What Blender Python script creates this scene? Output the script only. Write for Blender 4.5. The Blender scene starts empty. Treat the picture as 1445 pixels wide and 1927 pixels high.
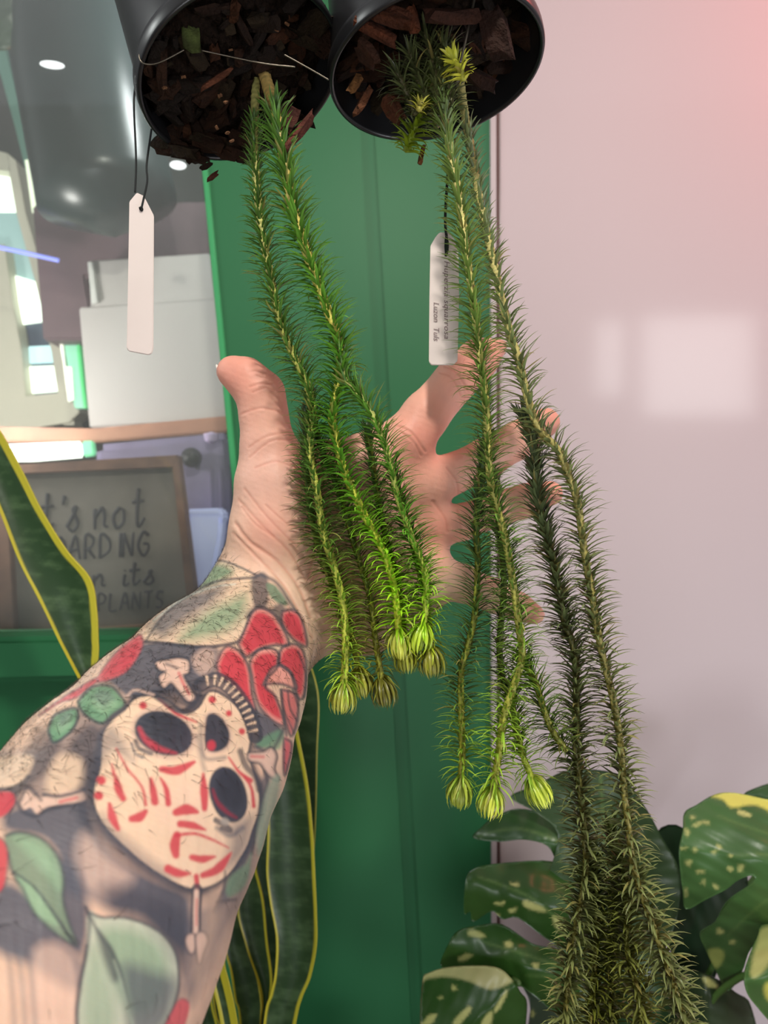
import bpy, bmesh, math, random
import numpy as np
from mathutils import Vector, geometry
random.seed(7); rng = np.random.default_rng(7)
SC = bpy.context.scene; COL = SC.collection
F = 1400.0; CZ = 0.62; W, H = 1445, 1927
# ------------------------------------------------------------------ camera
cam = bpy.data.cameras.new('camera'); co = bpy.data.objects.new('camera', cam); COL.objects.link(co)
co.location = (0, 0, CZ); co.rotation_euler = (math.pi/2, 0, 0)
cam.sensor_fit = 'VERTICAL'; cam.sensor_height = 24*H/W; cam.lens = 24*F/W
cam.clip_start = 0.01; cam.clip_end = 60
cam.dof.use_dof = True; cam.dof.focus_distance = 0.325; cam.dof.aperture_fstop = cam.lens/2.2
SC.camera = co
# ------------------------------------------------------------------ world and lamps
wd = bpy.data.worlds.new('world'); SC.world = wd; wd.use_nodes = True
wd.node_tree.nodes['Background'].inputs[0].default_value = (0.95, 0.97, 1.0, 1)
wd.node_tree.nodes['Background'].inputs[1].default_value = 0.37
def lamp(name, kind, loc, energy, color, size=0.1, target=None, **kw):
    l = bpy.data.lights.new(name, kind); l.energy = energy; l.color = color
    if kind == 'AREA': l.shape = 'DISK'; l.size = size
    else: l.shadow_soft_size = size
    for k, v in kw.items(): setattr(l, k, v)
    o = bpy.data.objects.new(name, l); COL.objects.link(o); o.location = loc
    if target is not None:
        o.rotation_euler = (Vector(target)-Vector(loc)).to_track_quat('-Z', 'Y').to_euler()
    return o
lamp('key_lamp', 'AREA', (0.02, -0.10, CZ+0.60), 4.6, (1.0, 0.95, 0.86), 0.05, (0.0, 0.33, CZ))
lamp('pink_grow_lamp', 'AREA', (0.62, 0.42, CZ+0.62), 1.5, (1.0, 0.16, 0.14), 0.10, (0.46, 0.72, CZ+0.40))
lamp('wall_fill', 'AREA', (1.12, -0.20, CZ-0.50), 7.0, (0.92, 0.92, 1.0), 0.35, (0.42, 0.72, CZ-0.30))  # unseen fill light added to brighten the lower wall
lamp('room_fill', 'AREA', (-0.15, -0.75, CZ-0.45), 4.0, (0.95, 0.98, 1.0), 0.45, (0.02, 0.72, CZ-0.25))  # unseen low fill added to lift the door, monstera and arm
lamp('cabinet_fill', 'POINT', (-0.12, 0.77, CZ+0.56), 4.5, (0.95, 0.97, 1.0), 0.04)  # added fill light, brightens the things behind the glass
lamp('cabinet_side_fill', 'POINT', (-0.50, 0.765, CZ+0.12), 3.0, (1.0, 0.96, 0.92), 0.04)  # added fill out of view, lifts the cabinet contents from the side
lamp('cabinet_front_fill', 'AREA', (-1.15, 0.10, CZ+0.62), 4.0, (0.95, 1.0, 0.97), 0.2, (-0.30, 0.80, CZ+0.0))  # added fill from the far left, brightens what the pane shows
SC.view_settings.view_transform = 'Standard'; SC.view_settings.look = 'None'
SC.view_settings.exposure = 0.0; SC.view_settings.gamma = 1.0; SC.view_settings.use_curve_mapping = False

# ------------------------------------------------------------------ helpers
def P(px, py, d): return np.array([(px-W/2)/F*d, d, CZ-(py-H/2)/F*d])
def PX(v): return W/2+F*v[:, 0]/v[:, 1], H/2-F*(v[:, 2]-CZ)/v[:, 1]
def s2l(c):
    c = np.asarray(c, float)/255.; return np.where(c <= .04045, c/12.92, ((c+.055)/1.055)**2.4)
def lin(r, g, b): return tuple(s2l((r, g, b)))
def mat(name, color=(.5, .5, .5), rough=.5, attr=False, noise=None, bump=None, spec=.5, metal=0, trans=0, sss=0,
        emit=None, coat=0, translucent=0):
    m = bpy.data.materials.new(name); m.use_nodes = True; nt = m.node_tree; N = nt.nodes; L = nt.links
    b = N['Principled BSDF']; b.inputs['Roughness'].default_value = rough; b.inputs['Metallic'].default_value = metal
    b.inputs['Specular IOR Level'].default_value = spec; b.inputs['Transmission Weight'].default_value = trans
    b.inputs['Coat Weight'].default_value = coat; b.inputs['Coat Roughness'].default_value = .12
    src = None
    if attr:
        a = N.new('ShaderNodeAttribute'); a.attribute_name = 'Col'; src = a.outputs['Color']
    else:
        b.inputs['Base Color'].default_value = (*color, 1)
    tc = N.new('ShaderNodeTexCoord')
    if noise:
        sc, amt, c2 = noise
        n = N.new('ShaderNodeTexNoise'); n.inputs['Scale'].default_value = sc; n.inputs['Detail'].default_value = 6
        L.new(tc.outputs['Object'], n.inputs['Vector'])
        mr = N.new('ShaderNodeMapRange'); mr.inputs[1].default_value = .35; mr.inputs[2].default_value = .65; mr.inputs[4].default_value = amt
        L.new(n.outputs['Fac'], mr.inputs[0])
        mx = N.new('ShaderNodeMix'); mx.data_type = 'RGBA'
        L.new(mr.outputs[0], mx.inputs[0])
        if src: L.new(src, mx.inputs[6])
        else: mx.inputs[6].default_value = (*color, 1)
        mx.inputs[7].default_value = (*c2, 1); src = mx.outputs[2]
    if src: L.new(src, b.inputs['Base Color'])
    if bump:
        sc, st, dist = bump
        n = N.new('ShaderNodeTexNoise'); n.inputs['Scale'].default_value = sc; n.inputs['Detail'].default_value = 5
        L.new(tc.outputs['Object'], n.inputs['Vector'])
        bp = N.new('ShaderNodeBump'); bp.inputs['Strength'].default_value = st; bp.inputs['Distance'].default_value = dist
        L.new(n.outputs['Fac'], bp.inputs['Height']); L.new(bp.outputs[0], b.inputs['Normal'])
    if sss:
        b.inputs['Subsurface Weight'].default_value = sss; b.inputs['Subsurface Radius'].default_value = (1, .35, .2)
        b.inputs['Subsurface Scale'].default_value = .003
    if emit:
        b.inputs['Emission Color'].default_value = (*emit[0], 1); b.inputs['Emission Strength'].default_value = emit[1]
    if translucent:
        t = N.new('ShaderNodeBsdfTranslucent'); ms = N.new('ShaderNodeMixShader'); ms.inputs[0].default_value = translucent
        if src: L.new(src, t.inputs[0])
        else: t.inputs[0].default_value = (*color, 1)
        L.new(b.outputs[0], ms.inputs[1]); L.new(t.outputs[0], ms.inputs[2]); L.new(ms.outputs[0], N['Material Output'].inputs[0])
    return m
def meta(o, label=None, cat=None, group=None, kind=None):
    if label: o['label'] = label
    if cat: o['category'] = cat
    if group: o['group'] = group
    if kind: o['kind'] = kind
    return o
def mesh_obj(name, V, Fc, m, parent=None, col=None, smooth=True, kind=None, label=None):
    me = bpy.data.meshes.new(name)
    V = np.asarray(V, float)
    if isinstance(Fc, np.ndarray):
        k = Fc.shape[1]; me.vertices.add(len(V)); me.vertices.foreach_set('co', V.ravel())
        me.loops.add(Fc.size); me.loops.foreach_set('vertex_index', Fc.ravel().astype(np.int32))
        me.polygons.add(len(Fc)); me.polygons.foreach_set('loop_start', np.arange(0, Fc.size, k, dtype=np.int32))
        me.polygons.foreach_set('loop_total', np.full(len(Fc), k, np.int32))
        me.update(calc_edges=True); me.validate()
    else:
        me.from_pydata([tuple(v) for v in V], [], [tuple(int(i) for i in f) for f in Fc])
    if smooth: me.polygons.foreach_set('use_smooth', [True]*len(me.polygons))
    if col is not None: setcol(me, col)
    me.materials.append(m)
    o = bpy.data.objects.new(name, me); COL.objects.link(o)
    if parent: o.parent = parent
    return meta(o, label, kind=kind)
def setcol(me, col):
    a = me.color_attributes.new('Col', 'FLOAT_COLOR', 'POINT')
    c = np.ones((len(me.vertices), 4), np.float32); c[:, :3] = col; a.data.foreach_set('color', c.ravel())
def empty(name, loc, label, cat, group=None):
    o = bpy.data.objects.new(name, None); COL.objects.link(o); o.location = tuple(loc); o.empty_display_size = .01
    return meta(o, label, cat, group)
def rebase(root):   # children are built in world coordinates: shift their mesh under the empty
    for ch in root.children:
        if ch.type == 'MESH' and not ch.get('_rb'):
            ch.data.transform(__import__('mathutils').Matrix.Translation(-Vector(root.location))); ch['_rb'] = 1
            for g in ch.children:
                g.data.transform(__import__('mathutils').Matrix.Translation(-Vector(root.location)))
    for ch in root.children:
        if '_rb' in ch: del ch['_rb']
def prism(name, poly, d, th, m, parent=None, bevel=.0008, dd=None, kind=None, label=None):
    n = len(poly); f = [P(x, y, d if dd is None else dd[i]) for i, (x, y) in enumerate(poly)]
    V = f+[v+np.array([0, th, 0]) for v in f]
    ar = sum(poly[i][0]*poly[(i+1) % n][1]-poly[(i+1) % n][0]*poly[i][1] for i in range(n))
    idx = list(range(n)) if ar < 0 else list(range(n))[::-1]
    Fc = [idx, [n+i for i in idx[::-1]]]+[[idx[i], n+idx[i], n+idx[(i+1) % n], idx[(i+1) % n]] for i in range(n)]
    Fc = [f_[::-1] for f_ in Fc]
    o = mesh_obj(name, V, Fc, m, parent, smooth=False, kind=kind, label=label)
    bm = bmesh.new(); bm.from_mesh(o.data); bmesh.ops.recalc_face_normals(bm, faces=bm.faces)
    if bevel: bmesh.ops.bevel(bm, geom=bm.edges[:], offset=bevel, segments=2, affect='EDGES', clamp_overlap=True)
    bm.to_mesh(o.data); bm.free(); return o
def catmull(pts, n):
    pts = np.asarray(pts, float); k = len(pts)
    if k == 2: return pts[0]+(pts[1]-pts[0])*np.linspace(0, 1, n)[:, None]
    seg = np.r_[0, np.cumsum(np.linalg.norm(np.diff(pts[:, :3], axis=0), axis=1))]
    t = np.linspace(0, seg[-1], n); i = np.clip(np.searchsorted(seg, t, 'right')-1, 0, k-2)
    u = ((t-seg[i])/np.maximum(seg[i+1]-seg[i], 1e-9))[:, None]
    p0 = pts[np.maximum(i-1, 0)]; p1 = pts[i]; p2 = pts[i+1]; p3 = pts[np.minimum(i+2, k-1)]
    return .5*(2*p1+(p2-p0)*u+(2*p0-5*p1+4*p2-p3)*u*u+(3*p1-p0-3*p2+p3)*u**3)
def frames(C):
    T = np.gradient(C, axis=0); T /= np.linalg.norm(T, axis=1)[:, None]
    A = np.tile([0., 1., 0.], (len(C), 1)); A -= (A*T).sum(1)[:, None]*T; A /= np.linalg.norm(A, axis=1)[:, None]
    return T, A, np.cross(T, A)
def tube(C, R, k=8, cap=True):
    C = np.asarray(C, float); R = np.broadcast_to(R, len(C)); T, A, B = frames(C)
    th = np.arange(k)*2*np.pi/k
    V = (C[:, None]+R[:, None, None]*(np.cos(th)[None, :, None]*A[:, None]+np.sin(th)[None, :, None]*B[:, None])).reshape(-1, 3)
    i, j = np.meshgrid(np.arange(len(C)-1), np.arange(k), indexing='ij'); i = i.ravel(); j = j.ravel(); j2 = (j+1) % k
    Q = np.stack([i*k+j, i*k+j2, (i+1)*k+j2, (i+1)*k+j], 1)
    if cap:
        n = len(V); V = np.vstack([V, C[0]-T[0]*R[0]*.3, C[-1]+T[-1]*R[-1]*.5]); e = len(C)-1
        Q = Q.tolist()+[[j, n, (j+1) % k] for j in range(k)]+[[e*k+(j+1) % k, n+1, e*k+j] for j in range(k)]
    return V, Q
def wire(name, pts, r, m, parent=None, k=8, n=40, **kw):
    V, Q = tube(catmull(pts, n), r, k); return mesh_obj(name, V, Q, m, parent, **kw)
def fnoise(x, y, s, seed=0):
    r = np.random.default_rng(seed); o = 0
    for k in range(5):
        a = r.uniform(0, 6.28, 4); f = s*(1.7**k)
        o = o+np.sin(x*f*math.cos(a[0])+y*f*math.sin(a[0])+a[1])*np.sin(x*f*math.cos(a[2])+y*f*math.sin(a[2])+a[3])/(1.35**k)
    return o/2.2

# ------------------------------------------------------------------ vector painting into a colour attribute
def seg_dist(x, y, pl, ws=None):
    best = np.full(len(x), 1e9); bw = np.zeros(len(x))
    for i in range(len(pl)-1):
        ax, ay = pl[i][:2]; bx, by = pl[i+1][:2]; dx, dy = bx-ax, by-ay; L2 = dx*dx+dy*dy+1e-9
        t = np.clip(((x-ax)*dx+(y-ay)*dy)/L2, 0, 1); d = np.hypot(x-ax-t*dx, y-ay-t*dy)
        w = ws[i]+(ws[i+1]-ws[i])*t if ws is not None else 0
        m = (d-w) < (best-bw); best = np.where(m, d, best); bw = np.where(m, w, bw)
    return best, bw
def inside(x, y, pl):
    c = np.zeros(len(x), bool)
    for i in range(len(pl)):
        x1, y1 = pl[i]; x2, y2 = pl[(i+1) % len(pl)]
        if y1 == y2: continue
        c ^= ((y1 > y) != (y2 > y)) & (x < (x2-x1)*(y-y1)/(y2-y1)+x1)
    return c
class Paint:
    def __init__(s, x, y, base, scale=1., org=(0, 0)):
        s.x = x; s.y = y; s.c = np.array(np.broadcast_to(base, (len(x), 3)), float); s.k = scale; s.o = org; s.mask = None
    def tr(s, pts): return [(p[0]*s.k+s.o[0], p[1]*s.k+s.o[1]) for p in pts]
    def _sel(s, pl, pad):
        a = np.array(pl); return np.where((s.x > a[:, 0].min()-pad) & (s.x < a[:, 0].max()+pad) & (s.y > a[:, 1].min()-pad) & (s.y < a[:, 1].max()+pad))[0]
    def _mix(s, idx, a, col):
        if s.mask is not None: a = a*s.mask[idx]
        s.c[idx] += (np.asarray(col)-s.c[idx])*a[:, None]
    def fill(s, pts, col, soft=1.5, alpha=1., smooth=True):
        pl = s.tr(pts); soft = soft*s.k if soft > 3 else soft
        if smooth: pl = _closed(pl)
        idx = s._sel(pl, soft+2); 
        if len(idx) == 0: return
        x = s.x[idx]; y = s.y[idx]; d, _ = seg_dist(x, y, pl+[pl[0]]); d = np.where(inside(x, y, pl), d, -d)
        s._mix(idx, np.clip(.5+d/(2*soft), 0, 1)*alpha, col)
    def stroke(s, pts, w, col, soft=1.5, alpha=1., smooth=True):
        pl = s.tr(pts)
        if smooth and len(pl) > 2: pl = [tuple(v) for v in catmull(pl, 6*len(pl))]
        n = len(pl); soft = soft*s.k if soft > 3 else soft
        if isinstance(w, (int, float)) and s.mask is not None and w < 14 and max(col) < .16: w = w*1.35
        if isinstance(w, (int, float)): ws = [w*s.k/2]*n
        else: ws = list(np.interp(np.linspace(0, 1, n), np.linspace(0, 1, len(w)), w)*s.k/2)
        idx = s._sel(pl, max(ws)+soft+2)
        if len(idx) == 0: return
        d, bw = seg_dist(s.x[idx], s.y[idx], pl, ws)
        s._mix(idx, np.clip(.5+(bw-d)/(2*soft), 0, 1)*alpha, col)
def _closed(pl):
    out = []; n = len(pl); p = np.array(pl, float)
    for i in range(n):
        p0, p1, p2, p3 = p[i-1], p[i], p[(i+1) % n], p[(i+2) % n]
        for u in (0, .25, .5, .75):
            out.append(tuple(.5*(2*p1+(p2-p0)*u+(2*p0-5*p1+4*p2-p3)*u*u+(3*p1-p0-3*p2+p3)*u**3)))
    return out

# ------------------------------------------------------------------ materials
M = {}
M['green'] = mat('green_paint', lin(44, 112, 70), .48, spec=.3, noise=(3, .35, lin(38, 96, 60)), bump=(60, .05, .001))
M['green_edge'] = mat('green_edge_paint', lin(70, 165, 105), .3)
M['wall'] = mat('white_wall_paint', lin(204, 192, 194), .10, bump=(25, .04, .001), spec=.6)
M['trim'] = mat('white_trim', lin(190, 178, 180), .4)
M['trim_dark'] = mat('dark_gap', lin(92, 62, 58), .6)
M['floor'] = mat('floor_boards', lin(110, 95, 80), .6, noise=(12, .6, lin(80, 66, 54)))
M['pot'] = mat('black_plastic', lin(30, 30, 32), .32, spec=.5, bump=(120, .05, .0005))
M['soil'] = mat('potting_mix', attr=True, rough=.95, bump=(900, .9, .002), spec=.15)
M['bark'] = mat('bark', attr=True, rough=.85, bump=(700, .8, .002), spec=.2, noise=(260, .5, lin(26, 16, 11)))
M['wire'] = mat('galvanised_wire', lin(120, 112, 100), .4, metal=.85)
M['string'] = mat('dark_string', lin(16, 20, 20), .8)
M['tag'] = mat('tag_plastic', lin(222, 208, 202), .45, noise=(40, .25, lin(205, 190, 184)))
M['ink'] = mat('pencil_ink', lin(120, 96, 96), .6)
M['leaf'] = mat('tassel_leaf', attr=True, rough=.36, translucent=.22, spec=.6)
M['stem'] = mat('tassel_stem', attr=True, rough=.5, bump=(500, .5, .001), spec=.4)
M['snake'] = mat('snake_leaf', attr=True, rough=.4, bump=(200, .1, .001))
M['monstera'] = mat('monstera_leaf', attr=True, rough=.35, bump=(80, .15, .001), translucent=.06)
M['petiole'] = mat('petiole', lin(70, 100, 45), .5)
M['skin'] = mat('skin', attr=True, rough=.5, bump=(420, .3, .0007), sss=.12, spec=.35)
M['nail'] = mat('fingernail', lin(240, 225, 215), .3)
M['hair'] = mat('arm_hair', lin(28, 22, 20), .5)
M['clay'] = mat('planter_glaze', lin(70, 72, 70), .5, noise=(20, .5, lin(50, 52, 50)))

# ================================================================== SETTING
WD = 0.72
mesh_obj('floor', [(-2, -1.6, 0), (2, -1.6, 0), (2, 1.6, 0), (-2, 1.6, 0)], [[0, 1, 2, 3]], M['floor'], smooth=False, kind='structure')
prism('wall_back', [(938, -700), (1900, -700), (1900, 2169), (938, 2169)], WD, .05, M['wall'], kind='structure', bevel=.002)
wf = prism('wall_far', [(-1500, -500), (1500, -500), (1500, 1630), (-1500, 1630)], 1.30, .04, mat('far_wall', lin(88, 82, 84), .8, noise=(6, .8, lin(58, 66, 60))), kind='structure')
prism('trim_1', [(921, -700), (933, -700), (936, 2100), (926, 2100)], WD-.004, .04, M['trim'], kind='structure', bevel=.001)
prism('trim_2', [(933, -700), (939, -700), (941, 2100), (937, 2100)], WD-.001, .03, M['trim_dark'], kind='structure', bevel=.0005)
door = empty('door_1', P(600, 2165, WD), None, None); door['kind'] = 'structure'
prism('stile', [(338, -700), (655, -700), (684, 215), (795, 2165), (560, 2165), (378, 300), (300, -700)][1:6]+[(300, -700)], WD, .04, M['green'], door, bevel=.004)
prism('panel', [(671, -700), (921, -700), (926, 2165), (812, 2165), (702, 215)], WD+.001, .03, M['green'], door, bevel=.001)
prism('moulding', [(645, -700), (680, -700), (714, 215), (822, 2165), (780, 2165), (676, 215)], WD+.0045, .02, M['green'], door, bevel=0)
prism('rail', [(-1500, 1280), (500, 1238), (520, 2165), (-1500, 2165)], WD+.004, .035, M['green'], door, bevel=.004)
prism('ledge', [(-1500, 1225), (470, 1192), (475, 1275), (-1500, 1322)], WD-.022, .055, M['green'], door, bevel=.006)
prism('edge_strip', [(322, -400), (336, -400), (389, 300), (452, 950), (470, 1195), (462, 1195), (440, 950), (378, 300)], WD-.003, .012, M['green_edge'], door, bevel=.001)
gm = bpy.data.materials.new('dusty_glass'); gm.use_nodes = True; nt = gm.node_tree; N = nt.nodes; N.clear()
o_ = N.new('ShaderNodeOutputMaterial'); t_ = N.new('ShaderNodeBsdfTransparent'); g_ = N.new('ShaderNodeBsdfGlossy'); d_ = N.new('ShaderNodeBsdfDiffuse')
g_.inputs['Roughness'].default_value = .04; t_.inputs[0].default_value = (.98, 1, .985, 1); d_.inputs[0].default_value = (.8, .85, .85, 1)
m1 = N.new('ShaderNodeMixShader'); m2 = N.new('ShaderNodeMixShader'); fr = N.new('ShaderNodeFresnel'); fr.inputs[0].default_value = 1.5
m2.inputs[0].default_value = .06
for a, b in ((fr.outputs[0], m1.inputs[0]), (t_.outputs[0], m1.inputs[1]), (g_.outputs[0], m1.inputs[2]), (m1.outputs[0], m2.inputs[1]), (d_.outputs[0], m2.inputs[2]), (m2.outputs[0], o_.inputs[0])): nt.links.new(a, b)
prism('pane', [(-1500, -500), (325, -500), (380, 300), (445, 950), (468, 1210), (-1500, 1240)], WD+.012, .004, gm, door, bevel=0)
rebase(door)
# rear wall with two daylight windows, behind the photographer
wr = lamp
rw = mat('rear_wall', lin(190, 180, 170), .8)
def quad_wall(name, x0, x1, z0, z1, y, m, th=.04, parent=None, kind=None):
    V = [(x0, y, z0), (x1, y, z0), (x1, y, z1), (x0, y, z1), (x0, y-th, z0), (x1, y-th, z0), (x1, y-th, z1), (x0, y-th, z1)]
    return mesh_obj(name, V, [[3, 2, 1, 0], [4, 5, 6, 7], [0, 1, 5, 4], [1, 2, 6, 5], [2, 3, 7, 6], [3, 0, 4, 7]], m, parent, smooth=False, kind=kind)
quad_wall('wall_rear', -2, 2.2, 0, 2.3, -1.60, rw, .06, kind='structure')
wl = mat('daylight_pane', lin(255, 255, 255), .3, emit=((1, .98, .96), 3.6))
for i, (x0, x1, z0, z1) in enumerate([(1.05, 1.49, CZ+.39, CZ+.79), (.86, .96, CZ+.47, CZ+.77)]):
    w_ = quad_wall('window_%d' % (i+1), x0-.03, x1+.03, z0-.03, z1+.03, -1.57, M['trim'], .03, kind='structure')
    quad_wall('pane', x0, x1, z0, z1, -1.565, wl, .003, w_)

# ------------------------------------------------------------------ things behind the glass
c_ = mat('smoky_pot_reflection', lin(44, 58, 58), .3)
def tapered(name, pa, ra, pb, rb, d, m, parent=None, k=48, lip=None, d2=None):
    d2 = d2 or d
    A = P(*pa, d); B = P(*pb, d2); C = np.array([A+(B-A)*t for t in np.linspace(0, 1, 12)])
    R = np.array([ra+(rb-ra)*t for t in np.linspace(0, 1, 12)])/F*d
    if lip: R[:1] *= lip
    V, Q = tube(C, R, k); return mesh_obj(name, V, Q, m, parent)
np_ = empty('pot_reflection', P(225, 400, .86), 'reflection of a dark plastic pot, built solid behind the glass pane, top left', 'pot')
tapered('body', (140, 45), 122, (205, 385), 126, .86, c_, np_)  # a pot's reflection in the glass, built as a solid pot behind it
tapered('rim', (136, 22), 130, (140, 48), 130, .86, c_, np_); rebase(np_)  # rim of the pot reflection
rs = mat('mauve_shelf', lin(120, 96, 102), .6, noise=(9, .6, lin(80, 68, 74)))
meta(prism('storage_shelf', [(60, 385), (392, 378), (398, 505), (160, 520), (180, 640), (80, 640)], .99, .10, rs, bevel=.003), 'dusky mauve shelf box seen through the glass behind the dark pot reflection', 'shelf')
gb = mat('grey_box', lin(196, 190, 188), .6)
b1 = empty('grey_box', P(285, 798, .93), 'pale grey box with a stepped top corner, seen through the glass', 'box')
prism('body', [(148, 578), (430, 560), (440, 790), (168, 805)], .93, .05, gb, b1, bevel=.002)
prism('lid', [(166, 490), (395, 476), (406, 566), (170, 580)], .932, .045, gb, b1, bevel=.002)
prism('side_strip', [(164, 492), (174, 492), (184, 568), (172, 572)], .925, .02, mat('white_strip', lin(225, 225, 222), .35), b1, bevel=.001, label='white strip'); rebase(b1)
wood = mat('warm_wood', lin(190, 138, 112), .55, noise=(30, .5, lin(150, 104, 86)))
meta(prism('wooden_board', [(-40, 802), (175, 806), (430, 782), (438, 812), (180, 832), (-40, 832)], .905, .02, wood, bevel=.002), 'narrow brown wooden shelf board running below the grey box behind the glass', 'shelf')
bin_ = empty('plastic_bin', P(330, 1190, .88), 'lavender translucent plastic bin behind the wooden sign with a black knob', 'bin')
lav = mat('lavender_plastic', lin(160, 152, 182), .25, noise=(14, .5, lin(116, 104, 130)))
prism('body', [(176, 836), (430, 812), (440, 900), (448, 1195), (190, 1195)], .86, .035, lav, bin_, bevel=.008)
for x in (392, 410, 426): prism('rib', [(x, 880), (x+7, 880), (x+15, 1190), (x+8, 1190)], .855, .01, lav, bin_, bevel=.002)
tapered('knob', (360, 861), 19, (361, 866), 13, .856, mat('black_knob', lin(24, 26, 26), .5), bin_, k=24, d2=.84)
tapered('cap', (398, 817), 15, (398, 830), 12, .85, mat('lilac_cap', lin(215, 195, 235), .3), bin_, k=20); rebase(bin_)
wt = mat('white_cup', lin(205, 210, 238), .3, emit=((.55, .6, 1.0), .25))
cu = empty('plastic_tub', P(385, 1190, .83), 'glowing bluish white plastic tub between the sign and the cabinet edge', 'tub')
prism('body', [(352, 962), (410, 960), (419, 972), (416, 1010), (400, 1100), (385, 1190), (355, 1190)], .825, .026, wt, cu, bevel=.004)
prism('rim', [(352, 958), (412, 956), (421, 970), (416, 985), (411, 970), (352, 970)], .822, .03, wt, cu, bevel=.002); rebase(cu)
# window reflection in the glass, built as a frame with glowing panes behind it
win_refl = empty('window_reflection', P(60, 800, 1.12), 'window reflection built as a leaning cream frame with glowing panes, at the left picture edge', 'window reflection')
cream = mat('cream_frame_reflection', lin(215, 208, 190), .5)
day = mat('bright_reflection', lin(240, 250, 240), .3, emit=(lin(240, 255, 238), 1.7))  # emission puts the reflected daylight into the panes
dim = mat('aqua_reflection', lin(150, 180, 180), .3, emit=(lin(140, 175, 175), .55))
blue = mat('dark_blue_gap', lin(70, 80, 100), .5)
prism('reflected_frame_post', [(14, 288), (30, 302), (48, 400), (82, 520), (112, 640), (130, 742), (140, 800), (118, 800), (96, 660), (66, 530), (30, 400), (16, 320)], 1.10, .03, cream, win_refl)
prism('reflected_frame_post', [(-60, 460), (8, 460), (22, 560), (40, 660), (50, 760), (-60, 770)], 1.098, .03, cream, win_refl)
prism('reflected_frame_sill', [(-60, 752), (50, 745), (122, 738), (150, 775), (130, 795), (60, 806), (-60, 812)], 1.095, .04, cream, win_refl)
prism('reflected_frame_head', [(-60, 270), (14, 288), (20, 322), (-60, 310)], 1.10, .03, cream, win_refl)
prism('pane', [(-60, 300), (20, 300), (36, 400), (-60, 400)], 1.125, .004, day, win_refl, bevel=0)  # panes of the window reflection, built as glowing solids
prism('pane', [(-60, 400), (34, 400), (66, 510), (76, 560), (26, 560), (10, 460), (-60, 460)], 1.125, .004, dim, win_refl, bevel=0)
prism('pane', [(18, 515), (66, 530), (86, 604), (28, 612), (22, 560)], 1.12, .004, day, win_refl, bevel=0)
prism('pane', [(54, 652), (97, 650), (101, 682), (56, 684)], 1.12, .004, mat('pale_blue_reflection', lin(180, 220, 225), .3, emit=(lin(190, 230, 235), 1.0)), win_refl, bevel=0)
prism('pane', [(50, 690), (103, 688), (109, 736), (49, 741)], 1.12, .004, day, win_refl, bevel=0)
prism('backing', [(-60, 560), (90, 560), (125, 760), (-60, 780)], 1.13, .004, blue, win_refl, bevel=0); rebase(win_refl)
mint = mat('mint_glow', lin(150, 215, 185), .2, emit=(lin(150, 225, 190), .35))
gs = empty('green_glow', P(140, 770, 1.02), 'green glow in the glass, built as an upright mint strip beside the window reflection', 'glow')
prism('face', [(108, 548), (133, 546), (158, 768), (140, 768), (122, 660)], 1.02, .01, mint, gs)  # green glow seen in the glass, built as an emissive strip
prism('edge', [(133, 546), (138, 550), (163, 768), (157, 768)], 1.017, .012, mat('green_glow_edge', lin(90, 210, 130), .2, emit=(lin(90, 215, 130), .4)), gs)
prism('glint', [(93, 545), (105, 545), (114, 612), (122, 690), (134, 690), (138, 752), (128, 756), (118, 680), (104, 600)], 1.015, .004, mat('white_glint_strip', lin(250, 250, 235), .3, emit=(lin(250, 250, 235), .8)), gs, bevel=0); rebase(gs)
st = empty('aqua_streak', P(40, 400, 1.04), 'slanting pale aqua light streak beside the dark pot reflection, built solid, glowing at its foot', 'light streak')
prism('upper', [(-6, 60), (10, 90), (44, 230), (62, 320), (50, 330), (28, 240), (-8, 110)], 1.04, .012, mat('dull_aqua_streak', lin(105, 150, 135), .5), st)  # aqua streak of light in the glass, built as a solid bar
prism('foot', [(46, 300), (58, 300), (72, 380), (74, 398), (60, 400)], 1.038, .012, mat('bright_streak_end', lin(240, 245, 225), .4, emit=(lin(235, 245, 215), 1.0)), st); rebase(st)
lb = empty('daylight_reflection', P(80, 850, .88), 'blazing white window reflection built solid above the wooden sign, with a green end', 'light reflection')
prism('reflected_band', [(-40, 838), (60, 834), (152, 830), (156, 860), (60, 868), (-40, 868)], .885, .01, mat('white_reflection', lin(255, 255, 250), .3, emit=(lin(250, 255, 245), 1.6)), lb, bevel=.003)  # bright window reflection, built as a glowing solid behind the pane
prism('green_end', [(152, 830), (174, 829), (178, 857), (156, 860)], .885, .01, mat('green_reflection', lin(140, 225, 180), .3, emit=(lin(120, 220, 160), .5)), lb, bevel=.002); rebase(lb)
refl_blue = mat('blue_glow', lin(150, 160, 250), .3, emit=(lin(140, 150, 255), .9))
tl = wire('blue_reflection', [P(-20, 462, .95), P(30, 472, .95), P(75, 482, .95), P(110, 490, .95)], .0028, refl_blue); meta(tl, 'thin blue reflection line, built as a glowing wire crossing the window reflection', 'light reflection')  # blue reflected line, built as an emissive wire
glint_mat = mat('glint_white', lin(245, 245, 250), .3, emit=((.95, .97, 1), 1.4))  # lamp highlights on the glass, built as glowing ovals behind it
for (x, y, rx, ry, lab) in ((98, 122, 24, 7, 'white oval lamp glint built solid, over the dark pot reflection'), (335, 311, 16, 8, 'white oval lamp glint built solid, just under the left hanging pot')):
    bm = bmesh.new(); bmesh.ops.create_uvsphere(bm, u_segments=24, v_segments=12, radius=1)
    bmesh.ops.scale(bm, vec=(rx/F*.735, .003, ry/F*.735), verts=bm.verts)
    me = bpy.data.meshes.new('lamp_glint'); bm.to_mesh(me); bm.free(); me.materials.append(glint_mat)
    o = bpy.data.objects.new('lamp_glint', me); COL.objects.link(o); o.location = tuple(P(x, y, .745)); o.rotation_euler = (0, .12, 0); meta(o, lab, 'lamp')
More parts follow.
